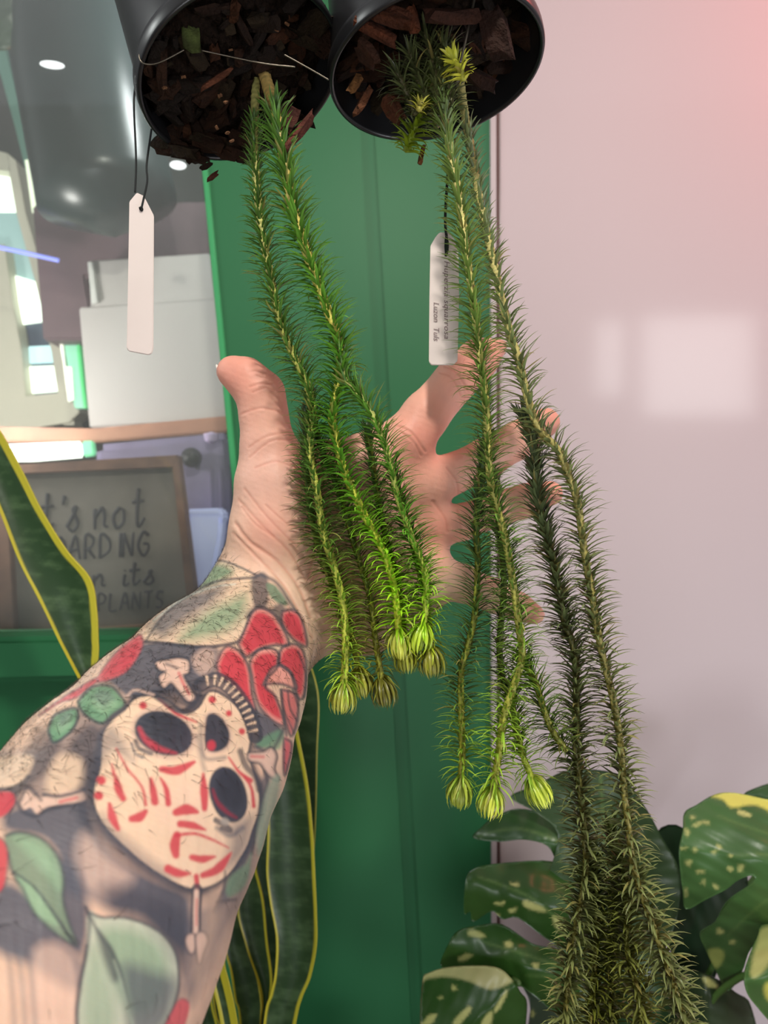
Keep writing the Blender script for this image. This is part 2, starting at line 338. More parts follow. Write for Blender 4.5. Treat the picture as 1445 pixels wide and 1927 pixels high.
# sign
sg = empty('wooden_sign', P(180, 1215, .80), 'square wooden sign with black lettering about plants, behind the snake plant leaf', 'sign')
fw = mat('sign_frame_wood', lin(150, 112, 92), .6, noise=(30, .7, lin(96, 68, 60)))
bw = mat('sign_board', lin(138, 130, 120), .7, noise=(14, .7, lin(108, 102, 96)))
prism('board', [(5, 885), (330, 866), (366, 1190), (15, 1212)], .80, .006, bw, sg)
prism('frame_board', [(-14, 877), (333, 856), (326, 879), (8, 893)], .79, .018, fw, sg)
prism('frame_board', [(334, 856), (376, 1190), (358, 1191), (324, 880)], .79, .018, fw, sg)
prism('frame_board', [(-14, 877), (10, 893), (28, 1195), (0, 1216)], .79, .018, fw, sg)
prism('frame_board', [(28, 1193), (358, 1171), (374, 1190), (2, 1215)], .79, .018, fw, sg)
G = {'i': [[(.5, .55), (.45, .1), (.6, 0), (.8, .1)], [(.5, .75), (.51, .78)]], 't': [[(.55, 1.15), (.5, .3), (.6, 0), (.95, .25)], [(.2, .75), (.9, .78)]],
 "'": [[(.5, 1.05), (.42, .8)]], 's': [[(.1, .1), (.55, .55), (.6, .7), (.45, .6), (.75, .2), (.5, -.02), (.2, .05)]],
 'n': [[(.1, .6), (.12, 0)], [(.12, .35), (.5, .62), (.68, .4), (.68, .1), (.9, .05)]], 'o': [[(.5, .6), (.15, .35), (.35, 0), (.75, .15), (.75, .5), (.5, .6)]],
 'w': [[(.05, .6), (.15, 0), (.45, .45), (.6, 0), (.95, .6)]], 'h': [[(.2, 1.1), (.15, 0)], [(.15, .3), (.5, .58), (.7, .35), (.72, 0)]], 'e': [[(.2, .3), (.7, .4), (.5, .6), (.15, .3), (.4, 0), (.85, .15)]],
 'H': [[(.1, 1), (.15, 0)], [(.8, 1), (.8, 0)], [(.1, .5), (.85, .55)]], 'O': [[(.5, 1), (.12, .5), (.45, 0), (.85, .5), (.5, 1)]], 'A': [[(.05, 0), (.45, 1), (.85, 0)], [(.2, .4), (.7, .4)]],
 'R': [[(.15, 0), (.15, 1), (.7, .85), (.6, .5), (.2, .45)], [(.3, .45), (.85, 0)]], 'D': [[(.15, 0), (.15, 1), (.75, .75), (.8, .3), (.15, 0)]], 'I': [[(.5, 1), (.5, 0)]],
 'N': [[(.1, 0), (.12, 1)], [(.12, 1), (.75, .02)], [(.75, .02), (.82, 1)]], 'G': [[(.85, .85), (.45, 1), (.12, .45), (.5, 0), (.85, .25), (.8, .5), (.5, .5)]],
 'P': [[(.15, 0), (.15, 1), (.75, .85), (.65, .5), (.2, .42)]], 'L': [[(.15, 1), (.15, .02), (.8, 0)]], 'T': [[(.1, .98), (.9, 1)], [(.5, 1), (.48, 0)]], 'S': [[(.8, .9), (.35, .95), (.25, .6), (.7, .4), (.6, .05), (.15, .05)]]}
def handwriting(text, x, y, w, h, d, thick, parent, m, slope=-.055, name='lettering'):
    Vs, Fs = [], []
    for ch in text:
        if ch != ' ':
            for stk in G[ch]:
                q = catmull(stk, max(6, 5*len(stk))) if len(stk) > 2 else catmull(stk, 4)
                px = x+q[:, 0]*w+.06*w*q[:, 1]; py = y-q[:, 1]*h+(px-x0_)*0; 
                pts = np.array([P(a, b+(a-x0_)*slope, d) for a, b in zip(px, py)])
                V, Q = tube(pts, thick*np.linspace(1.15, .75, len(pts)), 6); V[:, 1] = d+(V[:, 1]-d)*.25
                n = sum(len(v) for v in Vs); Vs.append(V); Fs += [[i+n for i in f] for f in Q]
        x += w*(.6 if ch in "i'I " else 1.08)
    return mesh_obj(name, np.vstack(Vs), Fs, m, parent)
ik = mat('sign_ink', lin(40, 40, 46), .7); x0_ = 150
handwriting("it's not", 52, 997, 31, 62, .799, .0022, sg, ik)
handwriting("HOARDING", 72, 1052, 26, 44, .799, .0019, sg, ik)
handwriting("when its", 82, 1106, 28, 36, .799, .0019, sg, ik)
handwriting("PLANTS", 182, 1152, 20, 32, .799, .0015, sg, ik); rebase(sg)

# ================================================================== leaves from outlines
def outline_leaf(name, poly, dfun, m, base, marks, parent=None, step=4, th=.0006, smoothed=True):
    pl = _closed(poly) if smoothed else poly
    out = []
    for i in range(len(pl)):
        a = np.array(pl[i]); b = np.array(pl[(i+1) % len(pl)]); n = max(1, int(np.hypot(*(b-a))/step))
        for k in range(n): out.append(tuple(a+(b-a)*k/n))
    A = np.array(out); xs = np.arange(A[:, 0].min(), A[:, 0].max(), step); ys = np.arange(A[:, 1].min(), A[:, 1].max(), step)
    X, Y = np.meshgrid(xs, ys); X = X.ravel()+rng.uniform(-1, 1, X.size); Y = Y.ravel()+rng.uniform(-1, 1, Y.size)
    dist, _ = seg_dist(X, Y, out+[out[0]]); ok = inside(X, Y, out) & (dist > step*.6)
    pts = [Vector(p) for p in out]+[Vector((x, y)) for x, y in zip(X[ok], Y[ok])]
    n = len(out); r = geometry.delaunay_2d_cdt(pts, [], [list(range(n))], 1, 1e-4)
    v2 = np.array([tuple(v) for v in r[0]]); Fc = [list(f) for f in r[2]]
    px, py = v2[:, 0], v2[:, 1]; d = dfun(px, py)
    V = np.stack([(px-W/2)/F*d, d, CZ-(py-H/2)/F*d], 1)
    V[:, 0] += 0
    pt = Paint(px, py, base)
    pt.c *= (1+.18*fnoise(px, py, .02, 3))[:, None]
    marks(pt)
    V2 = V+np.array([0, th, 0]); nn = len(V)
    # rim
    cnt = {}
    for f in Fc:
        for i in range(len(f)):
            e = (f[i], f[(i+1) % len(f)]); cnt[e] = 1
    rim = [[a, b, b+nn, a+nn] for (a, b) in cnt if (b, a) not in cnt]
    o = mesh_obj(name, np.vstack([V, V2]), Fc+[[i+nn for i in f[::-1]] for f in Fc]+rim, m, parent, col=np.vstack([pt.c, pt.c]))
    return o
def pw(axis, d0, droop=0, tilt=(0, 0), wav=.004, fold=.02, seed=1):
    (ax, ay), (bx, by) = axis
    def f(px, py):
        L = math.hypot(bx-ax, by-ay); ux, uy = (bx-ax)/L, (by-ay)/L
        u = ((px-ax)*ux+(py-ay)*uy)/L; v = (-(px-ax)*uy+(py-ay)*ux)/L
        return d0+tilt[0]*u+tilt[1]*v+droop*u*u+fold*np.abs(v)**1.5*2-fold*.3+wav*fnoise(px, py, .016, seed)
    return f
GR = lin(62, 104, 38); GD = lin(48, 84, 34); CR = lin(205, 205, 130); YL = lin(232, 228, 110)
mon = empty('monstera_plant', P(1180, 2140, .60), 'cream-flecked monstera plant with split leaves at the bottom right', 'potted plant')
def flecks(lst, extra=None, veins=()):
    def f(p):
        for v in veins: p.stroke(v, [5, 2], lin(120, 150, 85), 3, .5)
        for (x, y, rx, ry, a) in lst:
            c, s = math.cos(a), math.sin(a); q = [(x+rx*math.cos(t)*c-ry*math.sin(t)*s+rng.normal()*1.2, y+rx*math.cos(t)*s+ry*math.sin(t)*c+rng.normal()*1.2) for t in np.arange(8)*math.pi/4]
            p.fill(q, CR, 2.2, .85)
        if extra: extra(p)
    return f
ML = []
def e1(p):
    p.fill([(1340, 1497), (1380, 1489), (1450, 1500), (1560, 1520), (1560, 1560), (1470, 1536), (1420, 1515), (1378, 1520), (1360, 1505)], YL, 3)
    p.fill([(1388, 1524), (1410, 1530), (1412, 1537), (1392, 1534)], CR, 2)
    p.fill([(1333, 1788), (1355, 1786), (1363, 1800), (1350, 1822), (1338, 1812)], lin(190, 200, 110), 3, .8)
sm = [(1300+9*k % 140, 1545+((k*67) % 150), 3.5+k % 3, 3, k) for k in range(14)]
sm = [(1303, 1538, 5, 3, 0), (1318, 1548, 6, 3, 0), (1330, 1547, 5, 3, 0), (1307, 1553, 6, 3, 0), (1293, 1567, 4, 6, 0), (1353, 1593, 6, 4, 0), (1343, 1603, 5, 4, 0), (1308, 1600, 5, 4, 0),
      (1287, 1597, 5, 4, 0), (1296, 1625, 5, 6, 0), (1374, 1634, 6, 4, 0), (1393, 1634, 5, 7, .4), (1318, 1640, 7, 3, 0), (1375, 1610, 5, 3, 0), (1355, 1753, 7, 5, 0), (1378, 1772, 5, 5, 0), (1325, 1660, 3, 5, 0), (1346, 1668, 6, 4, .6), (1291, 1680, 3, 8, 0)]
mono = [
 ([(1344, 1496), (1380, 1492), (1445, 1505), (1560, 1530), (1580, 1700), (1470, 1735), (1415, 1783), (1396, 1830), (1369, 1865), (1344, 1821), (1328, 1788), (1317, 1756), (1345, 1736), (1362, 1705), (1378, 1688),
   (1410, 1666), (1421, 1653), (1412, 1648), (1388, 1657), (1366, 1674), (1328, 1693), (1291, 1711), (1285, 1680), (1279, 1630), (1278, 1597), (1285, 1564), (1288, 1530), (1311, 1515)],
  ((1560, 1640), (1300, 1600)), .50, lin(74, 112, 60), flecks(sm, e1, [[(1560, 1600), (1450, 1570), (1350, 1535)], [(1560, 1625), (1440, 1608), (1370, 1612)], [(1560, 1660), (1450, 1690), (1370, 1760)]]), .0),
 ([(1445, 1738), (1426, 1764), (1408, 1805), (1400, 1838), (1406, 1870), (1424, 1895), (1450, 1925), (1500, 1980), (1580, 1960), (1560, 1740)], ((1560, 1800), (1400, 1850)), .485, lin(80, 118, 62),
  flecks([], lambda p: (p.fill([(1440, 1745), (1425, 1775), (1412, 1830), (1425, 1838), (1460, 1800), (1500, 1750)], CR, 4), p.fill([(1442, 1850), (1440, 1875), (1460, 1890), (1480, 1850)], YL, 4))), 0),
 ([(1235, 1568), (1285, 1558), (1320, 1640), (1400, 1640), (1400, 1700), (1355, 1760), (1345, 1842), (1290, 1836), (1250, 1760), (1240, 1660)], ((1340, 1560), (1290, 1840)), .60, lin(34, 54, 34), flecks([]), 0),
 ([(960, 1500), (1010, 1478), (1060, 1452), (1110, 1448), (1170, 1462), (1215, 1520), (1245, 1575), (1278, 1640), (1272, 1735), (1230, 1800), (1150, 1850), (1060, 1800), (1020, 1720), (1035, 1640), (1050, 1570), (1010, 1530)],
  ((1130, 1440), (1130, 1850)), .565, lin(62, 84, 54), flecks([(1090, 1640, 8, 5, 0), (1140, 1650, 7, 4, 0), (1110, 1700, 8, 5, .5)], None, [[(1130, 1460), (1140, 1640), (1135, 1840)]]), 0),
 ([(890, 1577), (905, 1558), (930, 1538), (975, 1522), (1030, 1535), (1072, 1565), (1080, 1610), (1066, 1645), (1048, 1625), (1030, 1592), (985, 1580), (940, 1584)], ((1070, 1590), (890, 1575)), .575, lin(52, 84, 42),
  flecks([], None, [[(1070, 1590), (980, 1560), (900, 1572)]]), .0),
 ([(873, 1718), (876, 1660), (890, 1636), (940, 1625), (1045, 1622), (1085, 1660), (1095, 1760), (1070, 1790), (1025, 1765), (975, 1728), (945, 1730), (925, 1715), (890, 1735), (885, 1716)], ((1080, 1720), (880, 1660)), .56, lin(50, 84, 34),
  flecks([(968, 1663, 10, 3, .2), (1005, 1705, 24, 7, .35), (940, 1699, 10, 3, -.1), (925, 1728, 16, 4, -.35), (1052, 1740, 20, 6, .9), (965, 1712, 9, 3, 0)], None, [[(1080, 1760), (1000, 1690), (900, 1650)]]), 0),
 ([(830, 1820), (842, 1780), (862, 1752), (900, 1742), (945, 1740), (1000, 1775), (1040, 1785), (1085, 1800), (1090, 1870), (1050, 1905), (1000, 1870), (940, 1832), (880, 1822)], ((1070, 1840), (850, 1780)), .545, lin(50, 86, 32),
  flecks([(896, 1758, 18, 6, .15), (958, 1777, 9, 6, .3), (876, 1802, 14, 5, -.4), (1008, 1816, 8, 5, .5)], None, [[(1080, 1830), (1000, 1800), (900, 1770)], [(1080, 1840), (990, 1835)]]), 0),
 ([(795, 1846), (806, 1832), (850, 1820), (930, 1820), (962, 1842), (980, 1868), (992, 1890), (985, 1960), (975, 2010), (800, 2010), (790, 1930)], ((975, 1850), (820, 1990)), .525, lin(46, 80, 30),
  flecks([(943, 1883, 26, 5, -1.05), (870, 1912, 24, 6, -.85), (915, 1925, 26, 7, -1.1), (808, 1918, 16, 7, -.6), (855, 1859, 4, 5, 0), (828, 1878, 4, 3, 0)],
         lambda p: p.fill([(790, 1850), (806, 1828), (850, 1816), (930, 1816), (968, 1842), (925, 1862), (880, 1846), (840, 1838), (805, 1842)], lin(188, 186, 128), 3)), 0),
 ([(975, 1832), (1050, 1822), (1110, 1870), (1130, 1980), (1100, 2010), (990, 2010), (998, 1900), (985, 1860)], ((1060, 1830), (1060, 2000)), .555, lin(86, 104, 84), flecks([(1018, 1862, 6, 6, 0), (1002, 1908, 4, 6, 0)]), 0),
 ([(1285, 1828), (1340, 1838), (1385, 1868), (1414, 1895), (1420, 2000), (1280, 2000), (1262, 1890)], ((1330, 1830), (1340, 2000)), .59, lin(46, 62, 38), flecks([(1335, 1850, 16, 6, .6)]), 0),
 ([(1400, 1500), (1425, 1482), (1480, 1470), (1580, 1480), (1580, 1560), (1450, 1530)], ((1560, 1520), (1400, 1495)), .61, lin(62, 100, 56), flecks([]), 0),
 ([(1100, 1840), (1220, 1790), (1300, 1850), (1300, 2010), (1100, 2010)], ((1200, 1800), (1200, 2010)), .61, lin(52, 78, 48), flecks([]), 0)]
for i, (pl, ax, d, base, mk, dr) in enumerate(mono):
    lf = outline_leaf('leaf', pl, pw(ax, d, .02, (.01*(-1)**i, .01), .003, .05, i), M['monstera'], base, mk, mon)
    (ax0, ay0) = ax[0] if i not in (2, 3, 8, 9, 11) else ax[1]
    ax0 = min(max(ax0, 950), 1560); s_ = P(ax0, ay0, d+.006); e_ = P(1180+(ax0-1180)*.12, 2130, .60)
    mid = (s_+e_)/2+np.array([0, .03, .02]); s2 = s_+np.array([0, .01, -.005])
    wire('petiole', [s_, s2, mid, e_+np.array([0, 0, -.02])], .0024, M['petiole'], mon, k=8, n=24)
def planter(parent, px, py, d, r, h):
    c = P(px, py, d); prof = [(r*.98, 0), (r, -.004), (r*.97, -.012), (r*.8, -h), (0, -h)]; prof = [(0, -.014), (r*.9, -.014), (r*.92, 0)]+prof
    k = 40; V = [(c[0]+a*math.cos(t*2*math.pi/k), c[1]+a*math.sin(t*2*math.pi/k), c[2]+z) for a, z in prof for t in range(k)]
    Q = [[i*k+j, i*k+(j+1) % k, (i+1)*k+(j+1) % k, (i+1)*k+j] for i in range(len(prof)-1) for j in range(k)]
    o = mesh_obj('planter', V, Q, M['clay'], parent)
    return o
z1 = P(1180, 2125, .60)[2]; planter(mon, 1180, 2125, .60, .085, z1); rebase(mon)

# snake plant
sn = empty('snake_plant', P(470, 2130, .55), 'snake plant with tall dark green leaves edged in yellow, behind the forearm', 'potted plant')
def snake_leaf(stations, d, seed=0, concave=.006, dark=1., dend=None, margin=(.07, .07)):
    st = np.array([(a[0], a[1], b[0], b[1]) for a, b in stations], float)
    mid = np.stack([(st[:, 0]+st[:, 2])/2, (st[:, 1]+st[:, 3])/2], 1); seg = np.r_[0, np.cumsum(np.linalg.norm(np.diff(mid, axis=0), axis=1))]
    n = int(seg[-1]/4); q = catmull(np.hstack([mid, np.zeros((len(mid), 1)), st]), n)[:, 3:]
    k = 41; u = np.linspace(0, 1, k); t = np.linspace(0, 1, n)
    px = q[:, 0:1]+(q[:, 2:3]-q[:, 0:1])*u; py = q[:, 1:2]+(q[:, 3:4]-q[:, 1:2])*u
    dd = (d if dend is None else d+(dend-d)*t)[:, None] if dend is not None else np.full((n, 1), d)
    dd = dd+concave*(1-(2*u-1)**2)[None]+.003*np.sin(t*5+seed)[:, None]*(u-.5)[None]
    V = np.stack([(px-W/2)/F*dd, dd+0*px, CZ-(py-H/2)/F*dd], 2).reshape(-1, 3)
    nz = fnoise(px*.6, py*2.2, .045, seed)+.5*fnoise(px, py, .1, seed+5)
    c = np.array(lin(38, 66, 34))*(1+.0*px[..., None]); c = c+(np.array(lin(72, 98, 62))-c)*np.clip(nz*.9+.15, 0, 1)[..., None]
    wpx = np.hypot(q[:, 2]-q[:, 0], q[:, 3]-q[:, 1])[:, None]; Lm = margin[0]*150/np.maximum(wpx, 20); Rm = margin[1]*150/np.maximum(wpx, 20)
    m = np.maximum(np.clip((Lm-u[None])/.02, 0, 1), np.clip((u[None]-1+Rm)/.02, 0, 1))
    y = np.array(lin(196, 186, 50)); c = (c+(y-c)*m[..., None])*dark
    V2 = V+np.array([0, .0016, 0]); nn = len(V)
    i, j = np.meshgrid(np.arange(n-1), np.arange(k-1), indexing='ij'); i = i.ravel(); j = j.ravel()
    Q = np.stack([i*k+j, (i+1)*k+j, (i+1)*k+j+1, i*k+j+1], 1)
    rim = [[a*k, a*k+nn, (a+1)*k+nn, (a+1)*k] for a in range(n-1)]+[[a*k+k-1, (a+1)*k+k-1, (a+1)*k+k-1+nn, a*k+k-1+nn] for a in range(n-1)]
    Fc = np.vstack([Q, Q[:, ::-1]+nn, np.array(rim)])
    return mesh_obj('leaf', np.vstack([V, V2]), Fc, M['snake'], sn, col=np.vstack([c.reshape(-1, 3)]*2))
snake_leaf([((-75, 735), (-70, 735)), ((-60, 830), (-8, 800)), ((-25, 905), (38, 880)), ((0, 965), (78, 960)), ((35, 1055), (125, 1035)), ((68, 1120), (170, 1090)), ((88, 1160), (182, 1150)), ((112, 1210), (185, 1215)), ((150, 1283), (190, 1285)),
            ((220, 1420), (250, 1400)), ((330, 1650), (360, 1640)), ((410, 1900), (440, 1890)), ((438, 2150), (468, 2150))], .52, 1, .004, margin=(.05, .085))
snake_leaf([((520, 1150), (528, 1150)), ((480, 1210), (562, 1200)), ((470, 1300), (598, 1300)), ((470, 1420), (597, 1420)), ((480, 1620), (590, 1620)), ((490, 1900), (560, 1900)), ((490, 2150), (530, 2150))], .60, 2, .006, .85, margin=(.02, .02))
snake_leaf([((508, 1210), (516, 1210)), ((495, 1290), (542, 1290)), ((492, 1390), (563, 1390)), ((498, 1480), (580, 1480)), ((503, 1560), (589, 1570)), ((501, 1640), (593, 1650)), ((508, 1700), (596, 1720)), ((519, 1765), (596, 1780)), ((517, 1830), (585, 1838)),
            ((509, 1870), (568, 1880)), ((496, 1925), (556, 1930)), ((480, 2150), (515, 2150))], .56, 3, .006, 1, margin=(.035, .045))
snake_leaf([((470, 1610), (474, 1610)), ((446, 1700), (495, 1690)), ((462, 1780), (503, 1770)), ((484, 1846), (512, 1840)), ((492, 1890), (508, 1885)), ((488, 1940), (500, 1940)), ((475, 2150), (495, 2150))], .575, 4, .004, .8, margin=(.03, .03))
snake_leaf([((432, 1690), (436, 1690)), ((420, 1770), (462, 1765)), ((433, 1828), (480, 1825)), ((441, 1881), (490, 1880)), ((450, 1925), (490, 1925)), ((462, 2150), (480, 2150))], .585, 5, .004, .85, margin=(.03, .01))
snake_leaf([((415, 1790), (420, 1790)), ((400, 1850), (428, 1850)), ((405, 1910), (438, 1900)), ((420, 1960), (448, 1960)), ((440, 2150), (462, 2150))], .60, 6, .004, 1.2, margin=(.02, .02))
snake_leaf([((385, 1830), (390, 1830)), ((370, 1900), (400, 1895)), ((385, 1970), (415, 1960)), ((430, 2150), (450, 2150))], .61, 7, .004, 1.1, margin=(.02, .02))
z2 = P(470, 2120, .56)[2]; planter(sn, 470, 2120, .56, .06, z2); rebase(sn)
# round leaf at top left behind the glass
rl = empty('trailing_plant', P(0, -60, .80), 'rounded grey green leaf at the top left corner behind the glass', 'plant')
outline_leaf('leaf', [(-40, -40), (20, -30), (36, 10), (44, 55), (36, 80), (12, 94), (-20, 92), (-50, 60)], pw(((0, -40), (0, 90)), .80, .02), M['monstera'], lin(74, 96, 70), lambda p: p.stroke([(34, 0), (43, 40), (42, 65), (34, 82), (14, 93)], 2.5, lin(190, 140, 90), 1.5, .8), rl)
for i, (a, b) in enumerate([((196, -40), (202, 24)), ((240, -30), (228, 26)), ((120, -30), (135, 20))]): wire('stem', [P(*a, .95), P((a[0]+b[0])/2+3, (a[1]+b[1])/2, .95), P(*b, .95)], .0022, M['bark'] if 0 else mat('twig', lin(120, 105, 80), .7), rl, k=6, n=8)
wire('stem', [P(-10, -200, .81), P(0, -100, .805), P(-6, -35, .80)], .002, M['petiole'], rl, k=6, n=10); rebase(rl)

# ================================================================== hanging pots with tassel ferns
def unit(v): v = np.asarray(v, float); return v/np.linalg.norm(v)
class PotFrame:
    def __init__(s, px, py, d, a, b, R):
        s.c = P(px, py, d); s.R = R; s.n = np.array([math.sin(b), -math.cos(a)*math.cos(b), -math.sin(a)*math.cos(b)])
        s.u = unit(np.cross(s.n, [0, 1, 0])); s.w = np.cross(s.n, s.u)
    def pt(s, r, t, h): return s.c+r*(math.cos(t)*s.u+math.sin(t)*s.w)-h*s.n
    def hit(s, px, py, h):
        o = np.array([0, 0, CZ]); q = P(px, py, 1.)-o; p0 = s.c-h*s.n
        return o+q*(((p0-o)@s.n)/(q@s.n))
def chunk(name, c, size, m, col, parent, axis=None, seed=0):
    r = np.random.default_rng(seed); bm = bmesh.new(); bmesh.ops.create_cube(bm, size=2)
    bmesh.ops.subdivide_edges(bm, edges=bm.edges[:], cuts=1, use_grid_fill=True)
    for v in bm.verts: v.co *= .82 if v.co.length > 1.6 else 1
    for v in bm.verts: v.co += Vector(r.normal(0, .16, 3))
    x = unit(axis if axis is not None else r.normal(size=3)); y = unit(np.cross(x, r.normal(size=3))); z = np.cross(x, y)
    V = np.array([np.asarray(c)+size[0]*v.co.x*x+size[1]*v.co.y*y+size[2]*v.co.z*z for v in bm.verts]); Fc = [[v.index for v in f.verts] for f in bm.faces]; bm.free()
    cc = np.asarray(col)*(1+r.normal(0, .18, (len(V), 1)))
    return mesh_obj(name, V, Fc, m, parent, col=np.clip(cc, 0, 1), smooth=False)
BROWNS = [lin(50, 32, 22), lin(64, 40, 26), lin(42, 30, 22), lin(84, 50, 30), lin(58, 46, 30), lin(34, 26, 20)]
BROWNS = [tuple(.6*v for v in c) for c in BROWNS]
def make_pot(root, pf, soil_h, soil_r, seed, depth_h=.085, off=(0, 0)):
    k = 96; R = pf.R
    def rev(name, prof):
        V = [pf.pt(r, t*2*math.pi/k, h) for r, h in prof for t in range(k)]
        Q = np.array([[i*k+j, (i+1)*k+j, (i+1)*k+(j+1) % k, i*k+(j+1) % k] for i in range(len(prof)-1) for j in range(k)])
        return mesh_obj(name, V, Q, M['pot'], root)
    rev('pot_wall', [(R*.955, .0015), (R*.955, .006), (R*.80, depth_h), (R*.76, depth_h+.002), (1e-4, depth_h+.002), (1e-4, depth_h-.001), (R*.76, depth_h-.002), (R*.93, .006), (R*.945, .0015)])
    rev('rim', [(R*.955, .0075), (R*.995, .007), (R, .005), (R, .0012), (R*.99, 0), (R*.965, 0), (R*.952, .001), (R*.948, .006)])
    # potting mix
    r_ = np.random.default_rng(seed); nr, na = 60, 160; V = []; Cc = []
    for i in range(nr):
        for j in range(na):
            rr = R*soil_r*(i/(nr-1)); t = j*2*math.pi/na; x = rr*math.cos(t); y = rr*math.sin(t)
            hn = float(fnoise(np.array([x*1000]), np.array([y*1000]), .35, seed)[0])*.0035+r_.normal(0, .0004)
            V.append(pf.pt(rr, t, soil_h+hn+(.008*(i/(nr-1))**6))); q = r_.random()
            Cc.append(np.array(BROWNS[2])*(.5+.9*q))
    Q = np.array([[i*na+j, (i+1)*na+j, (i+1)*na+(j+1) % na, i*na+(j+1) % na] for i in range(nr-1) for j in range(na)])
    mesh_obj('potting_mix', V, Q, M['soil'], root, col=np.array(Cc), kind='stuff')
    for i in range(85):
        rr = R*soil_r*.95*math.sqrt(r_.random()); t = r_.random()*6.283
        s = r_.uniform(.0016, .0052); el = r_.uniform(1, 2.2)
        ax = pf.u*r_.normal()+pf.w*r_.normal()+pf.n*r_.normal()*.4
        chunk('bark_chip', pf.pt(rr, t, soil_h-.0015), (s*el, s*.8, s*.45), M['bark'], BROWNS[r_.integers(0, 6)], root, ax, seed*100+i)
def crumbs(root, pts, seed):
    for i, (x, y, d, s, e, ang, col) in enumerate(pts):
        chunk('bark_chip', P(x, y, d), (s*e, s*.8, s*.5), M['bark'], col, root, (math.cos(ang), .2, -math.sin(ang)), seed+i)

def lerpc(a, b, t): return np.asarray(a)+(np.asarray(b)-np.asarray(a))*t
def leaf_mesh(B, RHO, T, L, Wd, A0, A1, COLS, K=5, twist=None):
    n = len(B); S = np.cross(T, RHO); t = np.linspace(0, 1, K+1)
    pos = np.zeros((n, K+1, 3)); pos[:, 0] = B; ds = L/K; nrm = np.zeros((n, K+1, 3))
    for j in range(K+1):
        an = A0+(A1-A0)*(t[j]**1.3); dr = np.cos(an)[:, None]*RHO-np.sin(an)[:, None]*T
        if twist is not None: dr = dr+twist[:, None]*S*t[j]
        nrm[:, j] = np.sin(an)[:, None]*RHO+np.cos(an)[:, None]*T
        if j < K: pos[:, j+1] = pos[:, j]+dr*ds[:, None]
    w = Wd[:, None]*np.array([np.interp(v, [0, .15, .45, .8, 1], [.75, 1, .9, .45, .06]) for v in t])[None]
    Lf = pos-S[:, None]*w[..., None]; Rt = pos+S[:, None]*w[..., None]; Md = pos+nrm*(w*.55)[..., None]
    V = np.stack([Lf, Md, Rt], 2).reshape(-1, 3); base = np.arange(n)[:, None]*(K+1)*3; Q = []
    for j in range(K):
        for e in (0, 1): Q.append(np.stack([base[:, 0]+j*3+e, base[:, 0]+j*3+e+1, base[:, 0]+(j+1)*3+e+1, base[:, 0]+(j+1)*3+e], 1))
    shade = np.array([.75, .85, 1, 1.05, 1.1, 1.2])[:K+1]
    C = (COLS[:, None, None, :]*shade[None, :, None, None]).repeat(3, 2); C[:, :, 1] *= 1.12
    return V, np.vstack(Q), np.clip(C.reshape(-1, 3), 0, 1)
